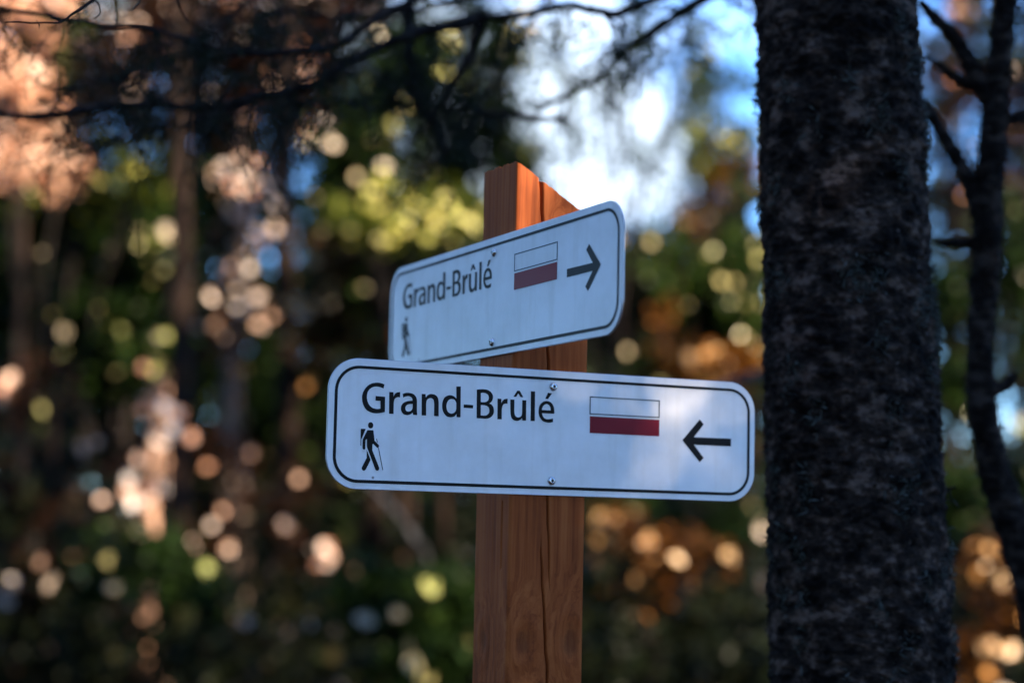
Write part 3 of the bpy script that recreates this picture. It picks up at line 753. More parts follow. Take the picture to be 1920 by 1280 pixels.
def make_thin_tree():
    d0 = 2.62
    base = at(1975, 1280, d0)
    root = empty('young_tree', (base[0], base[1], 0), 0, 'thin dark crooked tree at the right edge, beyond the thick trunk', 'tree')
    k = lambda v: np.asarray(v, float) - np.array([base[0], base[1], 0.0])
    cl = [(1885, -160, 44), (1885, 0, 46), (1874, 120, 48), (1866, 200, 54), (1856, 330, 60), (1851, 430, 62), (1848, 520, 62), (1838, 640, 54), (1842, 760, 60), (1862, 870, 64), (1890, 960, 70), (1925, 1060, 78), (1955, 1180, 82), (1975, 1280, 84)]
    def stem(name, cl, dep, parent, rough=0.0022, sides=28, n=22, ground=False):
        pts = [at(x, y, dep) for x, y, _ in cl]; w = [0.86 * q / F_PX * dep / 2 for *_, q in cl]
        if ground:
            pts.append(np.array([base[0] + 0.02, base[1], 0.7])); w.append(w[-1] * 1.1)
            pts.append(np.array([base[0] + 0.03, base[1], -0.1])); w.append(w[-1] * 1.3)
        P = spline([k(p) for p in pts], n)
        wr = np.interp(np.linspace(0, 1, len(P)), np.linspace(0, 1, len(w)), w)
        s = Soup().tube(P, wr, sides)
        v = s.v[0]; cen = np.repeat(P, sides, 0); o = unit(v - cen)
        s.v[0] = v + o * (fbm(v * 60, 3, 60)[:, None] * rough + np.maximum(fbm(v * 180, 2, 70), 0)[:, None] * rough * 1.4)
        return s.build(name, M_STEM, parent)
    stem('trunk', cl, d0, root, ground=True)
    stem('branch', [(1700, 170, 22), (1745, 218, 26), (1790, 290, 30), (1822, 350, 32), (1846, 430, 36)], d0, root)
    stem('branch', [(1725, 0, 18), (1755, 35, 22), (1790, 72, 26), (1820, 120, 34), (1842, 165, 40), (1866, 215, 40)], d0, root)
    stem('branch', [(1735, 105, 10), (1765, 125, 14), (1800, 150, 18), (1835, 165, 26), (1862, 195, 30)], d0, root)
    stem('branch', [(1752, 452, 10), (1775, 456, 15), (1810, 456, 20), (1842, 460, 24)], d0, root)
    stem('branch', [(1990, 190, 12), (1930, 212, 16), (1895, 228, 24), (1866, 245, 34)], d0, root)
    stem('branch', [(1905, 700, 10), (1880, 725, 26), (1850, 735, 40)], d0, root)
    n = 1500
    j = RNG.random(n); P = spline([k(at(x, y, d0)) for x, y, _ in cl], 10)
    idx = (j * (len(P) - 1)).astype(int); wr = np.interp(j, np.linspace(0, 1, len(cl)), [q / F_PX * d0 / 2 for *_, q in cl])
    o = rand_dirs(n) * [1, 1, 0.2]; o = unit(o)
    cen = P[idx] + o * (wr[:, None] + 0.002)
    me = leaf_mesh('bark_flakes', cen, o + RNG.normal(size=(n, 3)) * 0.6, rand_dirs(n), RNG.uniform(0.004, 0.012, n), RNG.uniform(0.002, 0.005, n), RNG.random(n))
    props(link('bark_flakes', me, M_DEADN, root), kind='stuff')
make_thin_tree()

# ------------------------------------------------------------------ the forest behind
def ground_at(px, depth):
    p = at(px, 1023, depth)
    return np.array([p[0], p[1], float(ground_height(np.array([p[0]]), np.array([p[1]]))[0])])

def spruce_proto(seed, height=10.0, radius=1.5, low=0.12, dens=1.0):
    rg = np.random.default_rng(seed)
    cen, ax, ln = [], [], []
    br = Soup()
    z = height * low
    while z < height * 0.985:
        t = (z - height * low) / (height * (1 - low))
        r = radius * ((1 - t) ** 0.75) * rg.uniform(0.75, 1.15) * (0.55 + 0.45 * min(1, t * 5))
        for b in range(rg.integers(4, 7)):
            a = rg.uniform(0, 2 * math.pi); L = max(r * rg.uniform(0.6, 1.15), 0.12)
            s = np.linspace(0, 1, 7)
            droop = -0.30 * L * s ** 1.3 + 0.12 * L * s ** 3
            P = np.stack([np.cos(a) * L * s, np.sin(a) * L * s, z + droop + rg.normal() * 0.04], -1)
            br.tube(P, np.linspace(0.014, 0.003, 7), 3)
            k = int(L * 34 * dens * rg.uniform(0.6, 1.3)) + 3
            u = rg.random(k) ** 0.7 * 6 * 0.999; i = u.astype(int)
            q = P[i] + (P[i + 1] - P[i]) * (u - i)[:, None]
            d = unit(P[-1] - P[0])
            lat = np.cross(d, [0, 0, 1.0]) * rg.choice([-1, 1], (k, 1)) * rg.uniform(0.2, 1.0, (k, 1))
            x = unit(d * 0.8 + lat + rg.normal(size=(k, 3)) * 0.25 + [0, 0, -0.25])
            l = rg.uniform(0.10, 0.24, k) * (1.1 - 0.5 * t)
            cen.append(q + x * l[:, None] * 0.45); ax.append(x); ln.append(l)
        z += rg.uniform(0.16, 0.30) * height / 10
    cen, ax, ln = np.concatenate(cen), np.concatenate(ax), np.concatenate(ln)
    n = len(cen)
    nor = unit(np.array([0, 0, 1.0]) + rg.normal(size=(n, 3)) * 0.55)
    tint = np.where(rg.random(n) < 0.003, rg.uniform(0.93, 1, n), np.clip(rg.normal(0.45, 0.2, n), 0, 0.89))  # a few sprays coloured pale to read as sunlit
    crown = leaf_mesh('crown', cen, ax, nor, ln, ln * rg.uniform(0.28, 0.45, n), tint, 0.2)
    zz = np.linspace(-0.2, height * 0.99, 14)
    tk = Soup().tube(np.stack([fbm(np.stack([zz * 0.3, zz * 0, zz * 0 + seed], -1), 2, seed) * 0.08, zz * 0, zz], -1), np.linspace(0.016 * height, 0.006, 14), 9)
    return crown, tk, br

PROTO = {}
def spruce(px, depth, height, label, mat=None, kind='a', rz=None, group='conifers standing in the wood', width=1.0):
    mat = mat or M_SPRUCE
    if kind not in PROTO:
        args = {'a': (3, 10, 1.5, 0.10, 1.0), 'b': (4, 10, 1.2, 0.05, 1.1), 'c': (5, 10, 2.0, 0.22, 0.8)}[kind]
        crown, tk, br = spruce_proto(*args)
        tm = mesh_np('trunk', np.concatenate(tk.v), np.concatenate(tk.f), smooth=True); tm.materials.append(M_TRUNK)
        bm = mesh_np('branches', np.concatenate(br.v), np.concatenate(br.f), smooth=True); bm.materials.append(M_TWIG)
        PROTO[kind] = (crown, tm, bm)
    crown, tm, bm = PROTO[kind]
    g = ground_at(px, depth)
    root = empty('conifer', g, RNG.uniform(0, 6.28) if rz is None else rz, label, 'tree', group)
    s = height / 10.0
    root.scale = (s * width, s * width, s)
    cm = crown.copy(); cm.materials.clear()
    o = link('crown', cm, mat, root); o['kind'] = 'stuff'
    link('trunk', tm, None, root)
    o = link('branches', bm, None, root); o['kind'] = 'stuff'
    return root

def join_meshes(name, m1, m2):
    def rd(m):
        v = np.empty(len(m.vertices) * 3, np.float32); m.vertices.foreach_get('co', v)
        f = np.empty(len(m.loops), np.int32); m.loops.foreach_get('vertex_index', f)
        t = np.empty(len(m.polygons), np.float32); m.attributes['tint'].data.foreach_get('value', t)
        return v.reshape(-1, 3), f.reshape(-1, 3), t
    (v1, f1, t1), (v2, f2, t2) = rd(m1), rd(m2)
    bpy.data.meshes.remove(m1); bpy.data.meshes.remove(m2)
    return mesh_np(name, np.vstack([v1, v2]), np.vstack([f1, f2 + len(v1)]), tint=np.concatenate([t1, t2]))

def leafy(name, base_px, depth, blobs, mat, n, label, size=(0.05, 0.09), trunk_mat=None, trunk_r=0.05, cat='tree', lean=None, group=None, tint=(0.4, 0.22), spread=1.0, sparks=0):
    if mat is M_OLIVE: n = int(n * 1.9)
    """A broadleaved tree or shrub: stem, limbs to each leaf cluster, leaves. BLOBS are (px, py, rx, ry) in photo pixels at DEPTH."""
    rg = np.random.default_rng(int(abs(base_px) * 13 + depth * 101) % 100000)
    g = ground_at(base_px, depth)
    root = empty(name, g, 0, label, cat, group)
    tops = [at(x, y, depth + rg.uniform(-0.4, 0.4)) - g for x, y, *_ in blobs]
    hi = max(t[2] for t in tops)
    c = np.mean(tops, 0)
    sp = Soup()
    spine = spline([np.array([0, 0, -0.15]), np.array([c[0] * 0.15, c[1] * 0.15, c[2] * 0.3]), np.array([c[0] * 0.6, c[1] * 0.6, c[2] * 0.65]), np.array([c[0], c[1], max(hi, 0.3)])], 6)
    sp.tube(spine, np.linspace(trunk_r, trunk_r * 0.25, len(spine)), 8)
    sp.build('trunk' if cat == 'tree' else 'stem', trunk_mat or M_TRUNK, root)
    lm = Soup()
    area = np.array([b[2] * b[3] for b in blobs], float); area /= area.sum()
    C_, = [[]]
    cl = []
    for (x, y, rx, ry), t, ar in zip(blobs, tops, area):
        s0 = spine[min(len(spine) - 1, int(len(spine) * min(0.85, max(0.25, t[2] / max(hi, 0.3) * 0.6))))]
        lm.tube(spline([s0, (s0 + t) / 2 + [0, 0, 0.08], t], 5), np.linspace(trunk_r * 0.4, 0.004, 11), 5)
        RX, RY = rx / F_PX * depth, ry / F_PX * depth
        k = int(n * ar)
        m = max(4, k // 26)                                    # twigs carrying leaves in bunches
        d = rand_dirs(m) * (rg.random((m, 1)) ** (1 / 2.2))
        ctr = t + d * [RX, (RX + RY) * 0.5 * spread, RY]
        for q in ctr[: min(m, 26)]:
            lm.tube(spline([t * 0.7 + s0 * 0.3, (t + q) / 2, q], 3), np.linspace(0.006, 0.002, 7), 3)
        ii = rg.integers(0, m, k)
        cl.append(ctr[ii] + rg.normal(size=(k, 3)) * (0.05 + 0.16 * min(RX, RY)))
    o = lm.build('limbs', trunk_mat or M_TWIG, root); o['kind'] = 'stuff'
    cen = np.concatenate(cl); k = len(cen)
    L = rg.uniform(size[0], size[1], k)
    nor = unit(rg.normal(size=(k, 3)) + [0, 0, 0.7])
    me = leaf_mesh('leaves', cen, np.cross(nor, rand_dirs(k)), nor, L, L * rg.uniform(0.55, 0.8, k), np.clip(rg.normal(tint[0], tint[1], k), 0, 1.0 if mat is M_SALMON else 0.86))
    if sparks:                                                     # pale leaves added as sunlit glints, on the side facing the viewer
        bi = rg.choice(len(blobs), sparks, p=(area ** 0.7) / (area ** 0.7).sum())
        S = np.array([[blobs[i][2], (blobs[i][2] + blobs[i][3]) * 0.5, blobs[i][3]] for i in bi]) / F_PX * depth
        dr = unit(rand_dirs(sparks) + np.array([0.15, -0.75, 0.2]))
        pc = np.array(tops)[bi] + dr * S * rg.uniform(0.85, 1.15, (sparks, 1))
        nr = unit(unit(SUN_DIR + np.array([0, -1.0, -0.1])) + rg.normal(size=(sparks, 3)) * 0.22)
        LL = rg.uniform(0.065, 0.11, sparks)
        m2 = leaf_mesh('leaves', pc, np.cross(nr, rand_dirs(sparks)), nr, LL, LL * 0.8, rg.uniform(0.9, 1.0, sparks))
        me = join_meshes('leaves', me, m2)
    o = link('leaves', me, mat, root); o['kind'] = 'stuff'
    return root

def bare_trunk(name, px0, px1, depth, width_px, mat, label, top_py=-400, stubs=10, group=None):
    """A tall trunk whose crown is above the frame; PX0 at the ground, PX1 at TOP_PY."""
    g = ground_at(px0, depth)
    root = empty(name, g, 0, label, 'tree', group)
    rg = np.random.default_rng(int(px0 * 7 + depth * 31) % 99999)
    top = at(px1, top_py, depth) - g
    r = width_px / F_PX * depth / 2
    s = np.linspace(-0.03, 1, 24)[:, None]
    P = s * top + np.stack([vnoise(np.stack([s[:, 0] * 6, s[:, 0] * 0 + px0, s[:, 0] * 0], -1)), s[:, 0] * 0, s[:, 0] * 0], -1) * 0.06
    Soup().tube(P, r * np.linspace(1.1, 0.8, 24), 16).build('trunk', mat, root)
    if not stubs: return root
    b = Soup()
    for _ in range(stubs):
        q = P[rg.integers(3, 22)]; d = unit(rg.normal(size=3) * [1, 1, 0.35]); L = rg.uniform(0.2, 0.9)
        b.tube(spline([q, q + d * L * 0.5 + [0, 0, 0.03], q + d * L + [0, 0, -0.12 * L]], 4), np.linspace(0.012, 0.003, 9), 4)
    o = b.build('dead_branches', M_TWIG, root); o['kind'] = 'stuff'
    return root

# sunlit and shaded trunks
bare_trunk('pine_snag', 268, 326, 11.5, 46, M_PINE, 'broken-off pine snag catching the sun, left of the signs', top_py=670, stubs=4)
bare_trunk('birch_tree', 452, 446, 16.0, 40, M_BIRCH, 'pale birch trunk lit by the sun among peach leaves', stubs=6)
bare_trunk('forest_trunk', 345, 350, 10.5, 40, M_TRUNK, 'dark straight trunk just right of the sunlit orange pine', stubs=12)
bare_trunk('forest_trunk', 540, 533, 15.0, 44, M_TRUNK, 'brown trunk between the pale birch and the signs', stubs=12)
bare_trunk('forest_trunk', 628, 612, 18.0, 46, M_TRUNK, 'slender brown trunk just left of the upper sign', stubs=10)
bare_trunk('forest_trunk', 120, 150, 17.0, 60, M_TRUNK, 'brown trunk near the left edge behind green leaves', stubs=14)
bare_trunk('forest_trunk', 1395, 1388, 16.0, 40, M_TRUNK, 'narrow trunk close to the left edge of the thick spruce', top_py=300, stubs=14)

# salmon, rust and yellow crowns on the left
leafy('maple_tree', 40, 10.5, [(30, 150, 50, 60), (45, 250, 60, 50), (20, 300, 40, 30), (110, 320, 50, 25), (40, 20, 90, 30)], M_SALMON, 480, 'salmon-leaved maple glowing in the sun at the upper left', (0.10, 0.15), tint=(0.85, 0.15), trunk_r=0.03, sparks=50)
leafy('maple_tree', 330, 15.5, [(240, 130, 120, 90), (330, 60, 130, 80), (470, 60, 150, 80), (380, 200, 120, 80), (560, 190, 120, 90), (620, 20, 120, 60)], M_RUST, 6500, 'rust-brown maple filling the top left below the dark branches', (0.06, 0.11), tint=(0.5, 0.3), sparks=90)
leafy('young_maple', 100, 11.0, [(90, 60, 60, 40), (60, 120, 60, 30), (140, 370, 110, 40), (60, 400, 80, 50), (250, 330, 70, 40)], M_LIME, 1800, 'yellow-green young maple at the left edge', (0.06, 0.09), trunk_r=0.03, sparks=30)
leafy('beech_sapling', 460, 13.0, [(440, 340, 70, 50), (470, 400, 80, 60), (430, 470, 60, 60), (460, 560, 70, 60), (410, 620, 50, 60)], M_RUST, 500, 'peach-leaved beech sapling in front of the pale birch', (0.06, 0.10), trunk_r=0.025, sparks=85)
leafy('young_maple', 780, 12.0, [(760, 385, 90, 50), (850, 420, 80, 50), (700, 430, 70, 40)], M_LIME, 800, 'yellow-green young maple behind the upper sign', (0.07, 0.10), trunk_r=0.025, tint=(0.5, 0.25), sparks=45)
leafy('beech_sapling', 610, 14.0, [(580, 600, 60, 60), (640, 500, 60, 70), (590, 700, 50, 40), (690, 640, 60, 50)], M_AMBER, 700, 'amber beech sapling just left of the signs', (0.06, 0.10), trunk_r=0.02, sparks=40)
leafy('beech_sapling', 330, 10.0, [(300, 720, 50, 60), (310, 800, 50, 50), (300, 900, 60, 60), (250, 940, 60, 40)], M_RUST, 60, 'salmon-leaved sapling at the foot of the orange pine', (0.05, 0.08), trunk_r=0.015, sparks=22)
# greens
leafy('hemlock_tree', 240, 12.5, [(60, 480, 110, 80), (200, 420, 120, 70), (300, 480, 100, 70), (90, 600, 110, 70), (240, 640, 110, 70), (330, 380, 80, 60)], M_OLIVE, 4200, 'olive-green hemlock with drooping sprays at the left', (0.06, 0.13), tint=(0.25, 0.2), sparks=80)
leafy('hemlock_tree', 760, 15.0, [(700, 560, 120, 80), (760, 470, 120, 70), (880, 480, 90, 70), (650, 420, 80, 70)], M_OLIVE, 3600, 'olive-green hemlock behind the left end of the upper sign', (0.07, 0.14), tint=(0.35, 0.2), sparks=70)
leafy('tamarack_tree', 1318, 18.0, [(1315, 110, 22, 70), (1310, 210, 42, 60), (1330, 290, 60, 60), (1320, 380, 70, 60), (1370, 330, 50, 60), (1400, 250, 30, 40)], M_LIME, 2200, 'tall narrow yellow tamarack against the bright sky', (0.06, 0.11), tint=(0.45, 0.3), sparks=30)
leafy('maple_tree', 1370, 17.0, [(1350, 400, 70, 60), (1390, 340, 50, 40), (1300, 470, 80, 60), (1400, 500, 40, 60)], M_AMBER, 1100, 'amber maple below the yellow tamarack, beside the thick trunk', (0.06, 0.10), tint=(0.5, 0.3), sparks=25)
leafy('hemlock_tree', 1250, 14.5, [(1210, 500, 100, 60), (1330, 540, 100, 60), (1180, 600, 80, 60), (1300, 620, 110, 60), (1390, 600, 50, 70), (1380, 470, 40, 50), (1250, 690, 120, 40)], M_OLIVE, 3600, 'olive-green hemlock between the post and the thick trunk', (0.06, 0.13), tint=(0.4, 0.25), sparks=65)
leafy('young_maple', 1300, 11.0, [(1295, 680, 40, 26), (1360, 690, 50, 30), (1240, 590, 16, 16)], M_AMBER, 420, 'amber young maple above the right end of the lower sign', (0.06, 0.09), trunk_r=0.015, tint=(0.8, 0.2), sparks=8)
leafy('birch_tree', 1085, 12.0, [(1060, 110, 90, 80), (1180, 60, 120, 60), (1060, 280, 70, 50), (1160, 200, 110, 70), (1270, 120, 80, 90), (1380, 120, 50, 100), (1200, 320, 90, 60), (1390, 300, 40, 70)], M_OLIVE, 620, 'thin-leaved birch whose sparse twigs cross the bright gap of sky', (0.05, 0.08), trunk_r=0.022, tint=(0.5, 0.3))
# undergrowth
leafy('shrub', 1230, 9.0, [(1240, 1095, 60, 26), (1195, 1012, 24, 20), (1310, 1050, 70, 24), (1150, 1000, 40, 30)], M_AMBER, 420, 'low amber shrub right of the post', (0.05, 0.08), trunk_r=0.012, cat='shrub', sparks=14)
leafy('shrub', 1860, 9.5, [(1860, 1060, 50, 36), (1840, 1090, 40, 30), (1890, 1180, 50, 40), (1830, 1230, 40, 40)], M_AMBER, 420, 'orange shrub at the lower right beyond the thick trunk', (0.05, 0.08), trunk_r=0.012, cat='shrub', sparks=14)
leafy('shrub', 80, 10.0, [(40, 740, 60, 50), (200, 850, 70, 50), (100, 1090, 90, 50), (30, 1120, 40, 50), (60, 950, 90, 60)], M_RUST, 900, 'rust-leaved shrub at the lower left', (0.05, 0.08), trunk_r=0.014, cat='shrub', sparks=12)
leafy('shrub', 430, 12.0, [(420, 1000, 80, 50), (300, 1080, 90, 60), (520, 900, 90, 60), (420, 860, 50, 50), (540, 1010, 50, 40)], M_RUST, 700, 'brown shrub in the shade left of the post', (0.05, 0.08), trunk_r=0.014, cat='shrub', sparks=9)
leafy('shrub', 620, 11.0, [(600, 1090, 40, 60), (620, 1180, 40, 50), (640, 1120, 30, 40), (480, 1180, 60, 40)], M_RUST, 200, 'pinkish shrub low down between the trunks and the post', (0.05, 0.07), trunk_r=0.012, cat='shrub', sparks=14)
leafy('shrub', 760, 8.4, [(720, 1130, 110, 50), (840, 1150, 90, 60), (800, 1240, 90, 60)], M_OLIVE, 1300, 'dark green bush directly left of the post', (0.05, 0.09), trunk_r=0.012, cat='shrub', tint=(0.2, 0.15), sparks=8)
leafy('shrub', 1330, 14.0, [(1180, 960, 90, 40), (1340, 980, 90, 50), (1280, 1150, 110, 60), (1150, 1080, 70, 60)], M_OLIVE, 1400, 'dark green bush between the post and the thick trunk', (0.05, 0.09), trunk_r=0.012, cat='shrub', tint=(0.2, 0.15), sparks=14)
leafy('hemlock_tree', 840, 12.6, [(790, 110, 90, 60), (890, 210, 90, 60), (700, 200, 80, 50), (940, 300, 70, 50), (640, 290, 90, 50), (960, 90, 50, 70), (820, 310, 80, 40)], M_OLIVE, 2300, 'dark green hemlock hanging in front of the sky above the post', (0.05, 0.11), trunk_r=0.04, tint=(0.3, 0.2), sparks=55)
leafy('hemlock_tree', 400, 17.5, [(80, 560, 150, 110), (250, 700, 130, 100), (420, 620, 130, 110), (560, 760, 120, 100), (120, 780, 120, 90), (420, 850, 150, 90), (620, 880, 110, 90), (250, 500, 120, 90)], M_OLIVE, 4800, 'dark hemlock mass deep in the wood left of the signs', (0.08, 0.17), tint=(0.3, 0.2), sparks=60)
leafy('shrub', 290, 9.4, [(270, 1040, 80, 46), (350, 1100, 70, 50), (200, 1090, 70, 50)], M_OLIVE, 700, 'dark green bush at the foot of the sunlit snag', (0.05, 0.09), trunk_r=0.012, cat='shrub', tint=(0.25, 0.15), sparks=5)
# far right, beyond the thick trunk
leafy('maple_tree', 1840, 16.0, [(1800, 230, 70, 80), (1890, 190, 60, 70), (1790, 320, 60, 60), (1900, 330, 60, 90), (1800, 60, 60, 50), (1770, 140, 40, 60)], M_RUST, 1300, 'rust-brown maple seen in the gap right of the thick trunk', (0.06, 0.10), tint=(0.6, 0.3), sparks=25)
leafy('hemlock_tree', 1870, 13.0, [(1790, 560, 50, 60), (1900, 480, 60, 90), (1800, 720, 60, 60), (1890, 860, 60, 80), (1800, 930, 70, 60), (1910, 640, 40, 50)], M_OLIVE, 1700, 'dark hemlock behind the thin crooked tree', (0.05, 0.11), tint=(0.25, 0.2), sparks=22)

# conifers, nearest first
spruce(20, 15.0, 9.0, 'dark spruce at the left edge behind the salmon maple', kind='a')
spruce(200, 19.0, 10.0, 'dark spruce behind the olive hemlock on the left', kind='c')
spruce(590, 21.0, 12.0, 'dark spruce rising between the brown trunks', kind='a')
spruce(700, 13.5, 7.0, 'dark spruce left of the post, its tip under the branches', kind='b')
spruce(850, 17.0, 7.6, 'dark spruce rising straight behind the post', kind='c')
spruce(990, 13.0, 4.5, 'short dark spruce just right of the post top', kind='c')
spruce(430, 24.0, 12.5, 'dark spruce far behind the pale birch', kind='a')
spruce(1120, 24.0, 5.4, 'low far spruce under the bright gap of sky', kind='b')
spruce(1230, 20.0, 4.9, 'low dark spruce behind the right end of the signs', kind='a')
spruce(1385, 23.0, 5.0, 'spruce half hidden by the left edge of the thick trunk', kind='b')
spruce(1785, 17.0, 8.4, 'spruce in the gap right of the thick trunk', kind='b', width=0.8)
spruce(1930, 14.0, 8.0, 'dark spruce at the right edge', kind='a')
spruce(320, 30.0, 15.0, 'distant tall spruce behind the rust-brown maple', kind='a')
spruce(-60, 20.0, 12.0, 'tall spruce cut by the left edge', kind='c')

# the leaning bleached stick left of the post and one behind the right end of the lower sign
def stick(px, depth, w, label):
    g = at(*px[-1], depth)
    s = Soup().tube(spline([at(x, y, depth + 0.15 * i) - g for i, (x, y) in enumerate(px)], 6), np.linspace(w[0], w[1], 6 * (len(px) - 1) + 1) / F_PX * depth / 2, 8)
    o = s.build('dead_branch', M_GREY); o.location = tuple(g)
    props(o, label, 'branch')
stick([(690, 905), (745, 965), (775, 1010), (805, 1060), (870, 1290), (930, 1640)], 9.0, (12, 20), 'bleached dead branch leaning in the shade left of the post')
grey_tree = bare_trunk('dead_tree', 1610, 1590, 6.0, 90, M_GREY, 'dead grey tree behind the thick trunk, one bare branch reaching left', stubs=0)
_g = np.array(grey_tree.location)
Soup().tube(spline([at(x, y, 6.0) - _g for x, y in ((1604, 660), (1520, 688), (1440, 702), (1400, 711), (1365, 722), (1320, 745))], 6), np.linspace(34, 12, 31) / F_PX * 3.0, 8).build('branch', M_GREY, grey_tree)

# dense dark brush on the forest floor
def understory():
    n = 120000
    y = RNG.uniform(9, 26, n); x = RNG.uniform(-0.56, 0.56, n) * (y + 2)
    base = ground_height(x, y)
    top = 1.15 + 0.7 * fbm(np.stack([x / 1.3, y / 1.3, x * 0], -1), 3, 150) + 0.05 * (y - 9)
    z = base + np.maximum(top, 0.15) * RNG.random(n) ** 0.7
    nor = unit(RNG.normal(size=(n, 3)) + [0, 0, 0.8])
    L = RNG.uniform(0.06, 0.16, n)
    tint = np.where(RNG.random(n) < 0.004, RNG.uniform(0.9, 1, n), np.clip(RNG.normal(0.3, 0.2, n), 0, 0.86))  # a few leaves coloured pale as if the sun caught them
    me = leaf_mesh('understory', np.stack([x, y, z], -1), np.cross(nor, rand_dirs(n)), nor, L, L * 0.55, tint)
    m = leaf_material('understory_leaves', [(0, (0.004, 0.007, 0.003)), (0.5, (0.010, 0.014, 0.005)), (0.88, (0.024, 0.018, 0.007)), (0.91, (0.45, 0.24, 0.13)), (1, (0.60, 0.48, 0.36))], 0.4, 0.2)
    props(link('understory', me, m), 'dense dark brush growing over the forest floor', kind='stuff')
understory()

# wood that closes the view: a mass far away, lower under the gap of sky
def far_forest():
    n = 78000
    px = RNG.uniform(-1400, 3300, n); dep = RNG.uniform(32, 62, n)
    top = np.interp(px, [-300, 500, 800, 900, 980, 1080, 1250, 1330, 1420, 1560, 1760, 1840, 2200], [-900, -900, -500, -100, 300, 470, 490, 470, 460, 150, -60, -120, -400])
    edge = fbm(np.stack([px / 55, dep / 6, np.zeros(n)], -1), 3, 90) * 110
    u = RNG.random(n)
    py = 1075 - (1075 - np.maximum(top + edge, -330)) * u
    keep = fbm(np.stack([px / 70, py / 90, dep / 8], -1), 3, 91) > np.where((px > 1450), -0.02, np.interp(py, [560, 740], [-0.05, -1.0]))
    px, py, dep = px[keep], py[keep], dep[keep]
    d = FWD[None] + RGT[None] * ((px - 960) / F_PX)[:, None] - UPV[None] * ((py - 640) / F_PX)[:, None]
    P = CAM + d * dep[:, None]
    k = len(P)
    hue = np.clip(0.35 + 0.35 * fbm(P * 0.35, 3, 92) + RNG.normal(size=k) * 0.15, 0, 1)
    nor = unit(RNG.normal(size=(k, 3)) + [0, -0.5, 0.5])
    L = RNG.uniform(0.25, 0.65, k)
    me = leaf_mesh('far_forest', P, np.cross(nor, rand_dirs(k)), nor, L, L * 0.6, hue)
    m = leaf_material('far_forest_leaves', [(0, (0.006, 0.011, 0.004)), (0.5, (0.016, 0.026, 0.007)), (0.8, (0.035, 0.030, 0.009)), (1, (0.09, 0.042, 0.014))], 0.5, 0.3)
    props(link('far_forest', me, m), 'far mass of mixed autumn forest', kind='stuff')
far_forest()

# unseen crowns behind and sunward of the viewer, shaped to dapple the signs with shade
GAPS = [(1040, 400, 2.0, 0.5), (40, 200, 10.5, 0.7), (120, 300, 10.5, 0.4), (1200, 830, 2.05, 0.42), (60, 110, 11, 0.4), (318, 700, 11.4, 0.5), (308, 800, 11.4, 0.5), (300, 900, 11.4, 0.4), (460, 360, 13, 0.35),
        (450, 480, 13, 0.3), (470, 600, 13, 0.35), (760, 390, 12, 0.4), (850, 420, 12, 0.2), (560, 120, 15.5, 0.3), (1320, 250, 18, 0.9), (1350, 400, 17, 0.5),
        (1300, 680, 11, 0.25), (1250, 1095, 9, 0.2), (1195, 1012, 9, 0.12), (575, 600, 14, 0.25), (1860, 1060, 9.5, 0.15), (220, 460, 12.5, 0.2), (440, 740, 13, 0.2),
        (1800, 230, 16, 0.35)]

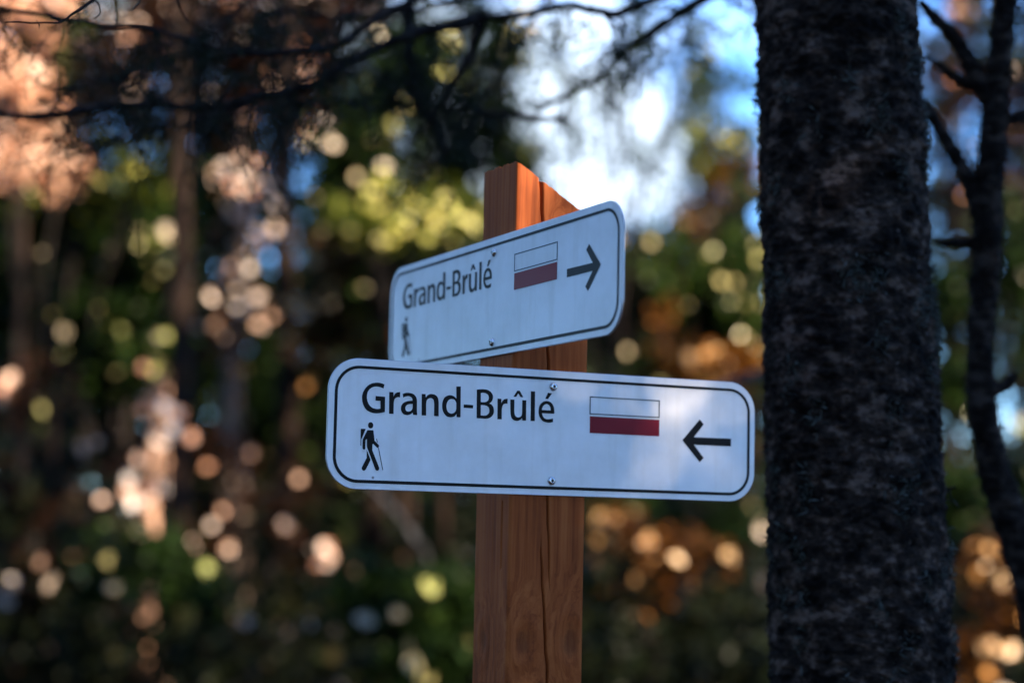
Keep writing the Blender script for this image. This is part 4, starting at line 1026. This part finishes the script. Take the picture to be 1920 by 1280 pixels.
def shading_wood():
    cen, tint, size = [], [], []
    n = 90000
    r = np.sqrt(RNG.uniform(2.5 ** 2, 26 ** 2, n)); th = RNG.uniform(0, 2 * math.pi, n)
    x = r * np.sin(th); y = 2 + r * np.cos(th); z = RNG.uniform(1.0, 14.0, n)
    el = (z - CAM_Z) / np.maximum(np.hypot(x, y), 0.1)
    infront = (y > 0) & (np.abs(x) < 0.40 * y + 1.2)
    keep = ~(infront & (el < 0.42)) & (np.hypot(x, y - 1) > 3.2)
    keep &= (z > 6.5) | (r > 7)
    keep &= fbm(np.stack([x / 2.4, y / 2.4, z / 2.4], -1), 3, 110) > np.where(x < -1.5, -0.35, 0.02)
    P = np.stack([x, y, z], -1)[keep]
    # sunbeams: gaps cut in the crowns so that the sun reaches the wood behind the signs
    tb = (P[:, 1] - 14.0) / SUN_DIR[1]
    land = P - SUN_DIR * tb[:, None]
    inview = (tb > 0) & (np.abs(land[:, 0]) < 6) & (land[:, 2] > -0.5) & (land[:, 2] < 8)
    beam = fbm(np.stack([land[:, 0] / 0.55, land[:, 2] / 0.75, tb * 0.0], -1), 3, 140)
    drop = inview & (beam > 0.38 - 0.36 * np.clip((land[:, 2] - 1.0) / 2.5, 0, 1))
    for hx, hy, hd, hr in GAPS:
        h = at(hx, hy, hd); rel = P - h
        t = rel @ SUN_DIR
        drop |= (t > 0) & (np.linalg.norm(rel - t[:, None] * SUN_DIR, axis=1) < hr)
    P = P[~drop]
    cen.append(P); size.append(RNG.uniform(0.25, 0.6, len(P)))
    # unseen leaf cloud added between the sun and the signs to shade them
    n = 60000
    tgt = np.array([0.25, 2.1, CAM_Z + 0.25])
    e1 = unit(np.cross(SUN_DIR, [0, 0, 1.0])); e2 = np.cross(SUN_DIR, e1)
    a = RNG.uniform(-1.9, 1.9, n); b = RNG.uniform(-1.5, 1.5, n); t = RNG.uniform(5.0, 9.0, n)
    P = tgt + e1 * a[:, None] + e2 * b[:, None] + SUN_DIR * t[:, None]
    # where does the shadow of each spray fall on the plane of the right-hand face?
    q0 = np.array([PX, PY, 0]) + N_ * W
    s = ((P - q0) @ N_) / (SUN_DIR @ N_)
    Q = P - SUN_DIR * s[:, None]
    uu = (Q - q0) @ A_; vv = Q[:, 2] - CAM_Z
    hole = (np.abs(uu) < 0.09) & (vv > 0.205) & (vv < 0.46)
    keep = np.where(hole, RNG.random(n) < 0.14, fbm(np.stack([uu * 14, vv * 14, t * 0.1], -1), 3, 120) > np.where((uu > 0.03) & (uu < 0.27) & (np.abs(vv - 0.1) < 0.1), -0.05, -0.8))
    soft = (uu > 0.03) & (uu < 0.27) & (np.abs(vv - 0.1) < 0.1)
    keep |= soft & (RNG.random(n) < 0.27)
    P = P[keep]; cen.append(P); size.append(RNG.uniform(0.05, 0.13, len(P)))
    P = np.concatenate(cen); L = np.concatenate(size); k = len(P)
    nor = rand_dirs(k)
    me = leaf_mesh('shading_wood', P, np.cross(nor, rand_dirs(k)), nor, L, L * 0.55, np.clip(RNG.normal(0.4, 0.2, k), 0, 1))
    props(link('shading_wood', me, M_SPRUCE), 'unseen crowns of the wood around and behind the viewer, shaped to shade the signs', kind='stuff')
shading_wood()
